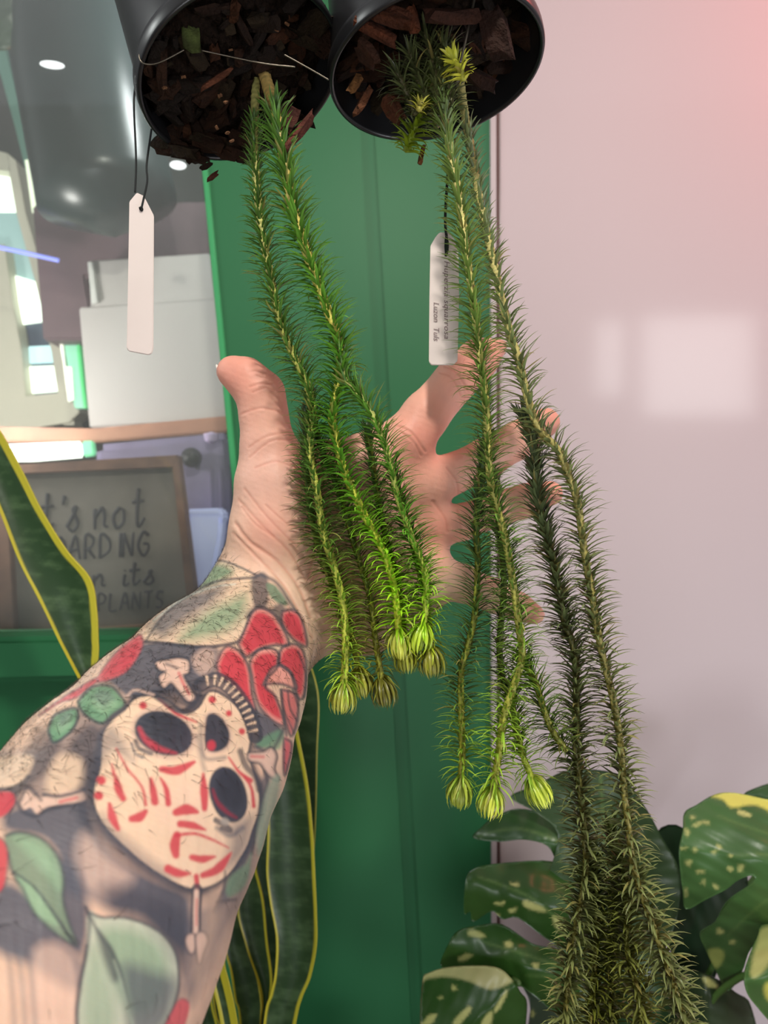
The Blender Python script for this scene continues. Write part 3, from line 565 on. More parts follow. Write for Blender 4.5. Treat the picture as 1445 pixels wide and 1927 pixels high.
def frond(root, pts, cols, stemcol, Lr=(.0062, .0090), r=(.0014, .0015), bud=True, seed=0, dens=1.35, up=(34, 22), end=(-8, -48), bare=0, gap=0, wid=.00056, budcol=None, name='tassel', ragged=0., label=None):
    pts = [(p[0], p[1], p[2]) for p in pts]; ctl = np.array([P(*p) for p in pts])
    Ln = np.linalg.norm(np.diff(ctl, axis=0), axis=1).sum(); n = max(12, int(Ln/.0011)); C = catmull(ctl, n); T, A, Bv = frames(C)
    rg = np.random.default_rng(seed+50); s = np.linspace(0, 1, n)
    R = (r[0]+(r[1]-r[0])*s)*(1+.12*np.sin(s*Ln/.0019*6.28)*.8)*np.where(s < .02, 1.0, 1)
    V, Q = tube(C, R, 10); sc = np.array([lerpc(stemcol[0], stemcol[1], v)*(1+.2*math.sin(v*Ln/.0023*6.28)) for v in s]).repeat(10, 0)
    sc = np.vstack([sc, sc[:1], sc[-1:]])*(1+rg.normal(0, .15, (len(sc)+2, 1)))
    stem = mesh_obj(name, V, Q, M['stem'], root, col=np.clip(sc, 0, 1), label=label)
    m = int(Ln/.00022*dens/1.35); q = (np.arange(m)+.5)/m
    if bare: q = q[q > bare]
    if ragged: q = q[rg.random(len(q)) > ragged*(1-q)]
    m = len(q); q = np.clip(q+rg.normal(0, .0008, m), 0, .999)
    fi = q*(n-1); i0 = fi.astype(int); f = (fi-i0)[:, None]; i1 = np.minimum(i0+1, n-1)
    c = C[i0]*(1-f)+C[i1]*f; t = T[i0]; th = np.arange(m)*2.39996+rg.normal(0, .25, m)
    rho = np.cos(th)[:, None]*A[i0]+np.sin(th)[:, None]*Bv[i0]
    Rr = np.interp(q, s, R); L = 1.42*np.interp(q, [0, .18, .35, .93, 1], [Lr[0]*.8, Lr[0], Lr[1], Lr[1]*.95, Lr[1]*.8])*rg.uniform(.72, 1.12, m)
    tip = np.clip((q-(1-.010/Ln))/(.010/Ln), 0, 1) if bud else 0*q
    D = math.pi/180; a0 = (np.interp(q, [0, .08, .3, 1], [75, up[0]+24, up[0], up[1]])-tip*70)*D+rg.normal(0, .16, m)
    a1 = (np.interp(q, [0, .08, .35, 1], [45, end[0]+30, end[0], end[1]])-tip*45)*D+rg.normal(0, .38, m)
    wd_ = wid*rg.uniform(.7, 1.25, m)
    cl = np.array([lerpc(cols[0], cols[1], np.clip(v*1.0, 0, 1)) for v in q])
    if len(cols) > 2: k = np.clip((q-.72)/.28, 0, 1)[:, None]; cl = cl+(np.asarray(cols[2])-cl)*k
    cl = cl*rg.uniform(.8, 2.0, (m, 1)); old = rg.random(m) < .05; cl[old] = cl[old]*.4+np.array(lin(190, 170, 100))*.5
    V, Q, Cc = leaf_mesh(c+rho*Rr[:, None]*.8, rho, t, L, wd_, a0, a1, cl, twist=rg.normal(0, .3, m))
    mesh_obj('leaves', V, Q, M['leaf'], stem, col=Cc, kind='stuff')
    if bud:
        m = 46; th = np.arange(m)*2.39996; e = C[-1]; t = np.tile(T[-1], (m, 1)); k = rg.random(m)
        rho = np.cos(th)[:, None]*A[-1]+np.sin(th)[:, None]*Bv[-1]
        lay = np.arange(m)/m; L = .0185-.005*lay+rg.normal(0, .0008, m)
        a0 = (-36-30*lay)*D; a1 = (-143+8*lay+rg.normal(0, 9, m))*D
        bc = np.asarray(budcol if budcol is not None else lin(176, 196, 60)); cl = bc*rg.uniform(.6, 1.35, (m, 1))
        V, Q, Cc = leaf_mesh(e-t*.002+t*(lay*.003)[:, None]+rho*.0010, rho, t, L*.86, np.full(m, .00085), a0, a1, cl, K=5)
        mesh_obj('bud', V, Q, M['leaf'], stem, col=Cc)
    return stem

GA = lin(78, 112, 46); GB = lin(96, 150, 42); LI = lin(160, 205, 40); GK = lin(66, 88, 56); GT = lin(84, 104, 48); GY = lin(110, 122, 62)
SA = (lin(196, 196, 120), lin(186, 200, 70)); SB = (lin(190, 178, 100), lin(160, 160, 60)); SK = (lin(120, 118, 70), lin(96, 100, 56))
# --- left plant
DA = .334
pa = PotFrame(457.3, 153, .33, 1.338, .385, .0466)
A = empty('tassel_fern', pa.c, 'left hanging black pot with bright green tassel fern tails lying on the palm', 'potted plant', None)
make_pot(A, pa, .006, .93, 11, depth_h=.088)
RED = lin(96, 52, 42)
crumbs(A, [(563, 250, .327, .0022, 5.0, -1.0, RED), (548, 225, .325, .003, 2.0, -1.2, lin(70, 36, 28)), (405, 150, .318, .0022, 3.2, -.7, lin(112, 66, 46)), (400, 332, .345, .0016, 2, -.8, RED), (388, 312, .345, .0014, 2, -.6, BROWNS[0]),
           (372, 296, .35, .0035, 1.2, .3, BROWNS[0]), (356, 292, .35, .003, 1.1, 1.3, BROWNS[0])]+
       [(x, 262+((x*37) % 30), .352-.0001*(x % 50), .0032+.0006*(x % 4), 1.4, x*.7, BROWNS[x % 6]) for x in range(310, 470, 9)], 500)
chunk('leaf_scrap', P(360, 62, .305), (.0065, .0035, .0008), M['bark'], lin(70, 80, 40), A, (0, -.3, 1), 77)
for i, (x, y) in enumerate([(310, 165), (414, 180), (425, 192), (408, 240), (428, 250), (520, 58), (434, 94), (436, 265), (345, 145), (540, 45)]): chunk('wood_fleck', P(x, y, .312), (.0009, .0006, .0004), M['bark'], lin(120, 84, 58), A, None, 600+i)
frond(A, [(496, 135, .337), (509, 180, .333), (522, 235, .328), (540, 330, .328), (553, 400, .329), (572, 460, .33), (600, 540, .331), (622, 600, .332), (640, 655, .333), (638, 712, DA), (626, 778, DA), (628, 806, DA), (649, 889, DA), (687, 972, DA), (718, 1031, DA), (742, 1107, DA), (750, 1190, DA)],
      (GA, GB, LI), (lin(214, 180, 110), lin(205, 215, 60)), (.0080, .0092), (.0027, .0016), seed=1, bare=.085, budcol=lin(214, 220, 90), wid=.00072)
frond(A, [(640, 655, .333), (649, 713, .331), (670, 735, .331), (688, 760, .331), (711, 803, .331), (732, 865, .331), (749, 938, .332), (774, 1010, .332), (798, 1072, .332), (802, 1135, .332), (796, 1178, .332)], (GA, GB, LI), SA, (.0085, .0092), (.0015, .0015), seed=2, budcol=lin(190, 215, 60))
frond(A, [(482, 150, .338), (479, 210, .336), (480, 300, .335), (490, 420, .336), (505, 500, .336), (526, 600, .337), (550, 665, .337), (575, 716, .337), (589, 778, .337), (583, 848, .336), (597, 927, .335), (608, 1003, .335), (628, 1065, .335), (646, 1142, .334), (650, 1228, .332), (646, 1290, .331)],
      (GA, GA, lin(140, 170, 50)), (lin(170, 165, 100), lin(190, 195, 70)), (.0055, .0090), (.0019, .0017), seed=3, bare=.07, budcol=lin(190, 195, 80))
D2 = .344
frond(A, [(583, 740, D2), (600, 830, D2), (640, 930, D2), (668, 1030, D2), (695, 1120, D2-.002), (706, 1200, D2-.004), (718, 1280, D2-.006)], (GK, lin(90, 100, 36), lin(120, 120, 36)), (lin(110, 120, 40), lin(130, 130, 40)), seed=4, budcol=lin(120, 118, 42), dens=1.1)
frond(A, [(575, 780, D2), (578, 900, D2), (592, 1000, D2), (625, 1100, D2), (660, 1190, D2-.003), (674, 1262, D2-.005)], (GK, lin(90, 100, 36), lin(140, 140, 40)), (lin(110, 120, 40), lin(130, 130, 40)), seed=5, budcol=lin(150, 150, 50), dens=1.1)
frond(A, [(690, 800, D2), (705, 900, D2), (725, 1010, D2), (750, 1100, D2), (762, 1215, D2-.006)], (GK, lin(90, 110, 36), lin(140, 150, 40)), (lin(110, 120, 40), lin(130, 130, 40)), seed=6, budcol=lin(150, 155, 50), dens=1.0)
frond(A, [(740, 880, D2-.003), (765, 980, D2-.004), (790, 1080, D2-.006), (806, 1160, D2-.008), (811, 1222, D2-.01)], (GK, lin(90, 120, 36), lin(150, 160, 40)), (lin(110, 130, 40), lin(130, 140, 40)), seed=7, budcol=lin(140, 140, 50), dens=1.0)
for pts in ([(264, 96), (262, 108), (268, 118), (285, 121), (308, 114), (346, 94)], [(380, 95), (440, 108), (500, 120), (555, 126)], [(535, 103), (580, 128), (618, 150)]):
    wire('wire', [P(x, y, (.302+.00003*(x-260))) for x, y in pts], .00032, M['wire'], A, k=6)
rebase(A)
# --- right plant
pb = PotFrame(821.5, 138.8, .33, 1.451, .15, .048)
B = empty('tassel_fern', pb.c, 'right hanging black pot with longer tassel fern tails reaching the bottom edge', 'potted plant', None)
make_pot(B, pb, .016, .90, 23, depth_h=.088)
crumbs(B, [(668, 158, .315, .002, 2.0, -1.1, lin(110, 74, 40)), (684, 190, .317, .0028, 2.4, -1.1, lin(92, 54, 32)), (705, 58, .30, .004, 2.2, .4, lin(84, 44, 26)), (745, 32, .295, .004, 2.2, .2, lin(76, 42, 26)), (775, 35, .295, .003, 1.4, 1.2, lin(90, 48, 28)),
           (850, 30, .295, .0045, 2.2, -.1, lin(64, 38, 28)), (930, 60, .30, .006, 1.6, 1.2, lin(46, 26, 18)), (905, 150, .315, .005, 1.6, .4, lin(44, 26, 18)), (740, 205, .325, .004, 1.4, .9, lin(90, 52, 34)), (690, 100, .305, .004, 1.3, .8, lin(60, 36, 24)), (793, 293, .338, .0018, 2.4, -1.4, lin(110, 70, 40))], 900)
frond(B, [(818, 95, .322), (830, 160, .323), (838, 230, .322), (848, 290, .32), (862, 360, .319), (875, 450, .318), (885, 530, .318), (896, 610, .318), (905, 680, .318), (913, 750, .319), (918, 820, .32), (922, 900, .321), (934, 950, .322), (952, 1020, .323), (966, 1100, .324), (978, 1192, .325), (982, 1240, .325), (963, 1301, .325), (947, 1353, .325), (938, 1420, .325), (927, 1486, .325)],
      (lin(104, 124, 62), lin(88, 122, 48), lin(140, 170, 50)), (lin(215, 200, 130), lin(165, 165, 55)), (.0072, .0098), (.0017, .0016), seed=11, bare=.02, budcol=lin(205, 215, 80))
frond(B, [(912, 840, .336), (904, 910, .335), (896, 989, .334), (899, 1067, .334), (893, 1158, .333), (880, 1216, .333), (868, 1262, .333), (868, 1330, .332), (870, 1414, .331), (867, 1468, .331)], (GK, lin(92, 122, 46), lin(140, 170, 50)), (lin(120, 130, 50), lin(150, 150, 50)), (.0085, .0092), (.0014, .0015), seed=12, budcol=lin(175, 190, 70), dens=1.2)
frond(B, [(862, 120, .338), (872, 200, .338), (888, 290, .338), (905, 390, .338), (923, 470, .337), (940, 545, .336), (955, 610, .335), (964, 640, .335), (980, 693, .335), (992, 746, .334), (1014, 806, .333), (1051, 849, .333), (1070, 896, .333), (1086, 943, .333), (1095, 1005, .333), (1104, 1067, .333), (1114, 1114, .333), (1120, 1160, .333), (1133, 1231, .333),
          (1155, 1323, .333), (1167, 1399, .333), (1173, 1470, .333), (1180, 1538, .333), (1194, 1639, .333), (1222, 1722, .333), (1254, 1814, .333), (1277, 1883, .333), (1300, 1960, .333)],
      (lin(104, 118, 76), lin(116, 124, 76)), (lin(200, 188, 120), lin(150, 140, 66)), (.0060, .0092), (.0020, .0013), bud=False, seed=13, bare=.06, wid=.0008, ragged=.5, dens=1.2)
frond(B, [(985, 780, .344), (1003, 830, .344), (1008, 896, .344), (1014, 952, .344), (1036, 1036, .344), (1055, 1130, .344), (1063, 1170, .344), (1081, 1231, .344), (1085, 1353, .343), (1085, 1425, .342), (1097, 1538, .341), (1102, 1630, .341), (1093, 1695, .341), (1075, 1791, .341), (1064, 1906, .341), (1060, 1965, .341)],
      (lin(78, 92, 64), lin(120, 126, 74)), (lin(104, 100, 64), lin(120, 116, 50)), (.0085, .0092), (.0019, .0013), bud=False, seed=14, wid=.0008)
frond(B, [(984, 1240, .332), (1008, 1286, .332), (1024, 1338, .332), (1042, 1380, .332), (1066, 1412, .332)], (lin(84, 116, 46), lin(90, 104, 50)), (lin(150, 150, 56), lin(140, 140, 60)), (.0085, .009), bud=False, seed=15)
frond(B, [(960, 1300, .338), (972, 1370, .337), (985, 1425, .335), (1003, 1468, .333)], (lin(84, 116, 46), lin(130, 160, 50)), (lin(150, 160, 56), lin(170, 180, 60)), (.0085, .009), seed=16, budcol=lin(200, 215, 80))
frond(B, [(1168, 1600, .342), (1178, 1699, .342), (1180, 1791, .342), (1199, 1865, .341), (1212, 1960, .341)], (lin(96, 104, 50), lin(120, 124, 60)), (lin(120, 120, 56), lin(160, 160, 70)), (.0085, .009), (.0012, .0012), bud=False, seed=17, wid=.0008)
frond(B, [(1112, 1600, .35), (1122, 1700, .35), (1120, 1814, .35), (1108, 1960, .35)], (lin(86, 92, 36), lin(96, 100, 36)), (lin(110, 108, 40), lin(110, 108, 40)), (.0085, .009), (.0012, .0012), bud=False, seed=18, wid=.0008)
frond(B, [(1150, 1560, .352), (1160, 1660, .352), (1150, 1800, .352), (1150, 1960, .352)], (lin(76, 88, 40), lin(96, 100, 46)), (lin(100, 100, 40), lin(110, 108, 40)), (.0085, .009), (.0012, .0012), bud=False, seed=19, wid=.0008)
frond(B, [(925, 900, .345), (940, 1000, .345), (948, 1100, .344), (940, 1220, .343), (950, 1300, .342)], (GK, lin(72, 96, 40)), (lin(100, 110, 44), lin(100, 110, 40)), (.0085, .009), bud=False, seed=20, dens=1.0)
frond(B, [(800, 150, .325), (795, 200, .328), (778, 245, .332), (764, 285, .334)], (lin(90, 110, 36), lin(130, 150, 30)), (lin(120, 130, 40), lin(140, 160, 40)), (.0062, .0068), seed=21, bud=False, name='shoot', wid=.0009)
frond(B, [(815, 140, .326), (815, 190, .33), (822, 240, .334)], (lin(84, 96, 46), lin(96, 100, 56)), (lin(120, 110, 60), lin(120, 110, 60)), (.007, .008), seed=22, bud=False, name='shoot')
for k_, q_ in enumerate(([(770, 95, .318), (785, 140, .32), (800, 185, .322)], [(800, 60, .315), (815, 120, .319), (822, 185, .321)], [(745, 130, .32), (765, 175, .323), (782, 215, .327)], [(835, 80, .317), (845, 150, .321), (850, 215, .324)])):
    frond(B, q_, (lin(66, 72, 44), lin(84, 92, 54)), (lin(90, 84, 54), lin(100, 96, 60)), (.0075, .0085), seed=30+k_, bud=False, name='shoot')
frond(B, [(850, 105, .312), (862, 122, .311), (873, 150, .312)], (lin(190, 196, 70), lin(205, 205, 70)), (lin(190, 190, 80), lin(190, 190, 80)), (.0045, .0050), seed=23, bud=False, name='shoot', wid=.0009, label='small yellow shoot')
frond(B, [(792, 190, .318), (788, 208, .319)], (lin(200, 196, 90), lin(205, 200, 80)), (lin(200, 190, 90), lin(200, 190, 90)), (.0035, .004), seed=24, bud=False, name='shoot', label='small yellow shoot')
wire('wire', [P(866, 118, .305), P(892, 0, .30), P(905, -120, .30)], .0006, M['wire'], B, k=6)
rebase(B)

# --- tags
tg = empty('plant_tag', P(265, 520, .325), 'blank white plastic plant tag on a dark string under the left pot', 'plant tag')
def rounded_tag(poly, d, par, bend=0): return prism('tag', poly, d, .0009, M['tag'], par, bevel=.0003)
rounded_tag([(257, 362), (243, 379), (238.5, 631), (237.5, 654), (242, 661), (280, 668), (286, 664), (288, 655), (289, 405), (270, 368)], .325, tg)
wire('string', [P(259, 145, .33), P(252, 190, .325), (P(256, 300, .325)), P(254, 362, .3248)], .00045, M['string'], tg, k=6)
wire('string', [P(285, 243, .33), P(276, 310, .326), P(277, 340, .325), P(270, 375, .3248), P(266, 392, .3245)], .00045, M['string'], tg, k=6)
chunk('knot', P(265.5, 393, .3245), (.0009, .0006, .0006), mat('knot', lin(20, 18, 18), .9), (.01, .01, .01), tg, None, 3)
rebase(tg)
tg2 = empty('plant_tag', P(836, 560, .345), 'white plant tag with two lines of handwriting, half behind the right fern tail', 'plant tag')
rounded_tag([(827, 437), (820, 445), (810, 462), (808, 560), (807, 680), (811, 687), (853, 687), (861, 679), (864, 560), (863, 478), (855, 450), (844, 437)], .346, tg2)
wire('string', [P(839, 482, .3455), P(842, 460, .345), P(840, 445, .345), P(838, 400, .345), P(846, 280, .345)], .0007, M['string'], tg2, k=6)
chunk('knot', P(840, 464, .3452), (.0036, .0008, .0006), mat('knot_dark', lin(14, 34, 20), .9), (.01, .01, .01), tg2, (0, 0, 1), 4)
def text_part(txt, px, py, d, hpx, par, sx=1.0):
    cu = bpy.data.curves.new('t', 'FONT'); cu.body = txt; cu.size = hpx/F*d; cu.shear = .25; cu.resolution_u = 3; cu.space_character = 1.05
    o = bpy.data.objects.new('t', cu); COL.objects.link(o); bpy.context.view_layer.update()
    me = bpy.data.meshes.new_from_object(o.evaluated_get(bpy.context.evaluated_depsgraph_get())); bpy.data.objects.remove(o)
    V = np.empty(len(me.vertices)*3); me.vertices.foreach_get('co', V); V = V.reshape(-1, 3); p0 = P(px, py, d)
    # reads downwards, letter tops to the right
    Wv = np.stack([p0[0]+V[:, 1], np.full(len(V), d), p0[2]-V[:, 0]*sx], 1); me.vertices.foreach_set('co', Wv.ravel()); me.flip_normals()
    me.materials.clear(); me.materials.append(M['ink']); me.name = 'handwriting'
    ob = bpy.data.objects.new('handwriting', me); COL.objects.link(ob); ob.parent = par
text_part('Huperzia squarrosa', 836, 490, .3457, 15, tg2, 1.18)
text_part('Luzon  Tuls', 816, 568, .3457, 15, tg2, .98)
rebase(tg2)

# ================================================================== person: tattooed forearm and open hand
def J(px, py, d, rpx): return (*P(px, py, d), rpx/F*d)
def smin(a, b, k):
    h = np.clip(.5+.5*(b-a)/k, 0, 1); return b+(a-b)*h-k*h*(1-h)
class SDF:
    def __init__(s, lo, hi, h):
        s.lo = np.array(lo); s.h = h; s.n = np.ceil((np.array(hi)-s.lo)/h).astype(int)+1
        g = [s.lo[i]+h*np.arange(s.n[i]) for i in range(3)]; s.X, s.Y, s.Z = [a.astype(np.float32) for a in np.meshgrid(*g, indexing='ij')]
    def cap(s, a, b):
        ax, ay, az, ra = a; bx, by, bz, rb = b; dx, dy, dz = bx-ax, by-ay, bz-az; L2 = dx*dx+dy*dy+dz*dz
        X = s.X-ax; Y = s.Y-ay; Z = s.Z-az; t = np.clip((X*dx+Y*dy+Z*dz)/L2, 0, 1)
        return np.sqrt((X-t*dx)**2+(Y-t*dy)**2+(Z-t*dz)**2)-(ra+(rb-ra)*t)
    def chain(s, js, k=.004):
        f = None
        for a, b in zip(js[:-1], js[1:]):
            c = s.cap(a, b); f = c if f is None else smin(f, c, k)
        return f
    def mesh(s, f):
        n = s.n; ins = f < 0
        cnt = np.zeros(n-1, np.int8); acc = np.zeros((*(n-1), 3), np.float32); k = np.zeros(n-1, np.int16)
        for ax in range(3):
            sl0 = [slice(None)]*3; sl1 = [slice(None)]*3; sl0[ax] = slice(0, -1); sl1[ax] = slice(1, None)
            a, b = f[tuple(sl0)], f[tuple(sl1)]; cr = (a < 0) != (b < 0); t = np.where(cr, a/np.where(cr, a-b, 1), 0)
            o1, o2 = [i for i in range(3) if i != ax]
            for d1 in (0, 1):
                for d2 in (0, 1):
                    q = [slice(None)]*3; q[o1] = slice(d1, n[o1]-1+d1); q[o2] = slice(d2, n[o2]-1+d2)
                    c = cr[tuple(q)]; k += c; acc[..., ax] += np.where(c, t[tuple(q)], 0); acc[..., o1] += c*d1; acc[..., o2] += c*d2
        act = k > 0; idx = -np.ones(n-1, np.int64); idx[act] = np.arange(act.sum()); I = np.argwhere(act)
        V = s.lo+s.h*(I+acc[act]/k[act][:, None]); Q = []
        for ax in range(3):
            sl0 = [slice(None)]*3; sl1 = [slice(None)]*3; sl0[ax] = slice(0, -1); sl1[ax] = slice(1, None)
            a, b = ins[tuple(sl0)], ins[tuple(sl1)]; E_ = np.argwhere(a != b); o1, o2 = (ax+1) % 3, (ax+2) % 3
            E_ = E_[(E_[:, o1] > 0) & (E_[:, o2] > 0) & (E_[:, o1] < n[o1]-1) & (E_[:, o2] < n[o2]-1)]
            def g(d1, d2):
                e = E_.copy(); e[:, o1] -= d1; e[:, o2] -= d2; return idx[e[:, 0], e[:, 1], e[:, 2]]
            q = np.stack([g(1, 1), g(0, 1), g(0, 0), g(1, 0)], 1); fl = b[E_[:, 0], E_[:, 1], E_[:, 2]]; q[fl] = q[fl][:, ::-1]; Q.append(q)
        return V, np.vstack(Q)
S = SDF((-.128, .105, CZ-.190), (.104, .415, CZ+.090), .0018)
arm = S.chain([J(505, 1105, .378, 96), J(485, 1160, .362, 112), J(405, 1290, .325, 168), J(335, 1400, .295, 208), J(245, 1530, .262, 250), J(120, 1740, .225, 300), J(-80, 2080, .182, 385)], .006)
arm = smin(arm, S.chain([J(520, 1110, .372, 88), J(500, 1190, .355, 108)], .006), .006)
palm = S.chain([J(535, 1080, .378, 78), J(700, 900, .378, 66), J(765, 835, .376, 52)], .006)
for js in ([J(545, 1100, .378, 80), J(700, 960, .382, 70), J(800, 910, .380, 50)], [J(560, 1120, .378, 80), J(700, 1030, .384, 72), J(808, 990, .382, 48)], [J(560, 1130, .376, 74), J(690, 1120, .378, 72), J(805, 1075, .378, 52)],
           [J(540, 1120, .372, 70), J(600, 1170, .370, 52), J(690, 1180, .374, 48), J(800, 1110, .378, 44)], [J(505, 1080, .372, 84), J(520, 1000, .364, 82), J(524, 930, .364, 68), J(600, 880, .374, 46), J(720, 850, .378, 42)]):
    palm = smin(palm, S.chain(js, .006), .009)
body = smin(arm, palm, .012)
thumb = S.chain([J(520, 985, .366, 72), J(507, 900, .362, 58), J(504, 840, .362, 50), J(497, 785, .362, 44), J(490, 742, .362, 44), J(462, 712, .362, 37), J(437, 699, .362, 30)], .004)
body = smin(body, thumb, .009)
fingers = [[J(765, 830, .376, 50), J(800, 782, .378, 44), J(858, 716, .383, 40), J(898, 678, .389, 38), J(922, 650, .394, 32)],
           [J(790, 918, .380, 46), J(850, 892, .382, 38), J(915, 863, .384, 38), J(975, 828, .386, 35), J(1026, 795, .384, 28)],
           [J(795, 996, .382, 40), J(870, 983, .382, 33), J(935, 958, .380, 34), J(990, 942, .376, 31), J(1036, 928, .370, 24)],
           [J(800, 1080, .378, 42), J(870, 1098, .380, 35), J(930, 1122, .380, 31), J(975, 1142, .378, 27), J(1006, 1156, .374, 20)]]
for fg in fingers: body = smin(body, S.chain(fg, .003), .003)
V, Q = S.mesh(body); del S
o = mesh_obj('person', V, Q, M['skin'])
md = o.modifiers.new('s', 'SMOOTH'); md.iterations = 3; md.factor = .5
sd = o.modifiers.new('d', 'SUBSURF'); sd.levels = 2; sd.render_levels = 2
bpy.context.view_layer.update(); me = bpy.data.meshes.new_from_object(o.evaluated_get(bpy.context.evaluated_depsgraph_get()))
o.modifiers.clear(); old = o.data; o.data = me; bpy.data.meshes.remove(old); me.name = 'person'
meta(o, 'person reaching in: bare forearm with skull, rose and leaf tattoos, palm up, five fingers spread behind the tails', 'person'); person = o
o['label'] = 'person with tattooed bare forearm, open palm and spread fingers behind the fern tails'
nv = len(me.vertices); V = np.empty(nv*3); me.vertices.foreach_get('co', V); V = V.reshape(-1, 3)
Nn = np.empty(nv*3); me.vertices.foreach_get('normal', Nn); Nn = Nn.reshape(-1, 3)
# surface coordinates of the skin: measured once along the palm side, then fixed to the mesh
px, py = PX(V); vd = np.stack([V[:, 0], V[:, 1], V[:, 2]-CZ], 1); vd /= np.linalg.norm(vd, axis=1)[:, None]; face = -(vd*Nn).sum(1)
front = np.clip((face+.02)/.10, 0, 1)
# creases
def groove(pts, w, depth, soft=1.0):
    global V
    pl = [tuple(v) for v in catmull(pts, 8*len(pts))]; a = np.array(pl); pad = w*2.5
    s_ = np.where((px > a[:, 0].min()-pad) & (px < a[:, 0].max()+pad) & (py > a[:, 1].min()-pad) & (py < a[:, 1].max()+pad) & (face > 0))[0]
    d, _ = seg_dist(px[s_], py[s_], pl); g = np.exp(-(d/w)**2)-.2*np.exp(-((d-2.0*w)/w)**2)
    a = np.linspace(0, 1, 8*len(pts)); V[s_] -= Nn[s_]*(g*depth*np.clip((face[s_]-.2)/.4, 0, 1))[:, None]
CREASE = [([(443, 985), (470, 1020), (520, 1055), (560, 1100), (585, 1160)], 5, .0011), ([(438, 1003), (480, 1045), (530, 1095), (560, 1145), (588, 1200)], 4, .0007), ([(520, 1110), (548, 1150), (570, 1200)], 4, .0006),
 ([(448, 940), (490, 985), (545, 1040), (575, 1090)], 4, .0005), ([(460, 920), (505, 975), (560, 1030)], 3.5, .0004), ([(455, 955), (480, 985), (515, 1010)], 3, .0004), ([(500, 950), (540, 985), (575, 1000)], 3, .0003),
 ([(470, 860), (510, 830), (550, 828)], 3, .0004), ([(468, 842), (500, 822), (545, 812)], 3, .0003), ([(452, 780), (490, 768), (530, 775)], 3, .0004), ([(470, 728), (490, 722), (512, 722)], 3, .0005), ([(476, 738), (500, 730), (516, 735)], 2.5, .0003),
 ([(570, 850), (600, 920), (600, 1000), (580, 1090)], 5, .0008), ([(745, 800), (775, 815), (800, 850)], 3, .0006), ([(752, 812), (778, 832), (792, 858)], 2.5, .0004), ([(838, 690), (858, 700), (880, 735)], 3, .0007), ([(828, 702), (850, 712), (868, 745)], 2.5, .0004),
 ([(640, 850), (700, 900), (770, 960), (810, 1040)], 5, .0006), ([(620, 860), (680, 960), (740, 1060)], 5, .0006), ([(840, 880), (858, 905), (862, 930)], 3, .0005), ([(815, 945), (838, 975), (842, 1000)], 4, .0006), ([(905, 850), (918, 872), (925, 892)], 3, .0004),
 ([(640, 1000), (660, 1050), (665, 1120)], 4, .0004), ([(480, 880), (520, 868), (556, 880)], 3, .0003), ([(860, 960), (866, 985), (866, 1005)], 3, .0004)]
for c in CREASE: groove(c[0], c[1]*.8, c[2]*.5)
V += Nn*(fnoise(px, py, .035, 9)*.00025)[:, None]
me.vertices.foreach_set('co', V.ravel()); me.update()
SK_ = np.array(lin(232, 194, 168)); PINK = np.array(lin(222, 152, 136))
pt = Paint(px, py, SK_)
tattoo_zone = None
# palm and fingers pinker than the forearm
pinkm = np.clip((1010-py+.35*(px-520))/160, 0, 1)*.55
pt.c += (PINK-pt.c)*pinkm[:, None]
for (x, y, r_) in ((440, 700, 70), (900, 660, 90), (1035, 785, 50), (1040, 925, 45), (1010, 1155, 40), (790, 830, 80), (505, 1000, 60), (820, 1000, 60)):
    g = np.exp(-((px-x)**2+(py-y)**2)/(r_*r_))*.45; pt.c += (np.array(lin(225, 128, 112))-pt.c)*g[:, None]
g = np.exp(-((px-505)**2+(py-900)**2)/(75**2))*.4; pt.c += (np.array(lin(232, 178, 165))-pt.c)*g[:, None]
pt.c *= (1+.07*fnoise(px, py, .03, 4))[:, None]
for c in CREASE: pt.stroke(c[0], c[1]*.7, lin(196, 116, 96), 2.2, .45)
# --- the sleeve tattoo, drawn in the coordinates k = 1/2.079 px, origin (0,1000)
pt.k = 1/2.079; pt.o = (0, 1000); pt.mask = front
INK = lin(66, 68, 79); INK2 = lin(90, 92, 103); RD = lin(206, 66, 80); RD2 = lin(214, 100, 106); GN = lin(112, 156, 122); GN2 = lin(158, 192, 154); CRM = lin(238, 206, 176); PAL = lin(232, 196, 176)
f, s_ = pt.fill, pt.stroke
# grey shading fields
f([(-80, 860), (120, 860), (250, 740), (330, 680), (420, 700), (400, 900), (330, 1020), (200, 1040), (60, 1080), (-80, 1120)], INK2, 27.200000000000003, 0.61)
f([(30, 1090), (200, 1050), (340, 1060), (370, 1150), (450, 1260), (600, 1360), (730, 1420), (750, 1500), (730, 1640), (650, 1600), (560, 1510), (440, 1480), (350, 1440), (250, 1400), (230, 1280), (160, 1200), (20, 1170)], INK2, 24.0, 0.95)
f([(340, 1180), (420, 1260), (520, 1350), (440, 1420), (380, 1440), (320, 1380), (300, 1250)], PAL, 36, .6)
f([(180, 1260), (300, 1320), (350, 1500), (330, 1640), (280, 1640), (230, 1540), (190, 1400)], INK2, 24.0, 0.94)
f([(0, 1380), (120, 1420), (260, 1590), (330, 1700), (300, 1800), (120, 1700), (-60, 1600)], INK2, 27.200000000000003, 0.95)
f([(130, 1640), (290, 1660), (310, 1990), (120, 1990)], PAL, 26, .6)
f([(690, 1540), (860, 1420), (980, 1240), (1040, 1160), (980, 1400), (900, 1560), (800, 1760), (740, 1850), (700, 1760)], INK2, 32.0, 0.68)
f([(400, 1380), (640, 1420), (720, 1520), (720, 1720), (600, 1620), (440, 1500)], INK, 36, .60)
f([(560, 430), (820, 440), (860, 500), (840, 560), (760, 620), (640, 640), (520, 660), (430, 600), (400, 580), (490, 500)], INK2, 17.6, 0.95)
f([(600, 620), (760, 600), (800, 650), (760, 700), (700, 680), (640, 650)], INK, 12, .85)
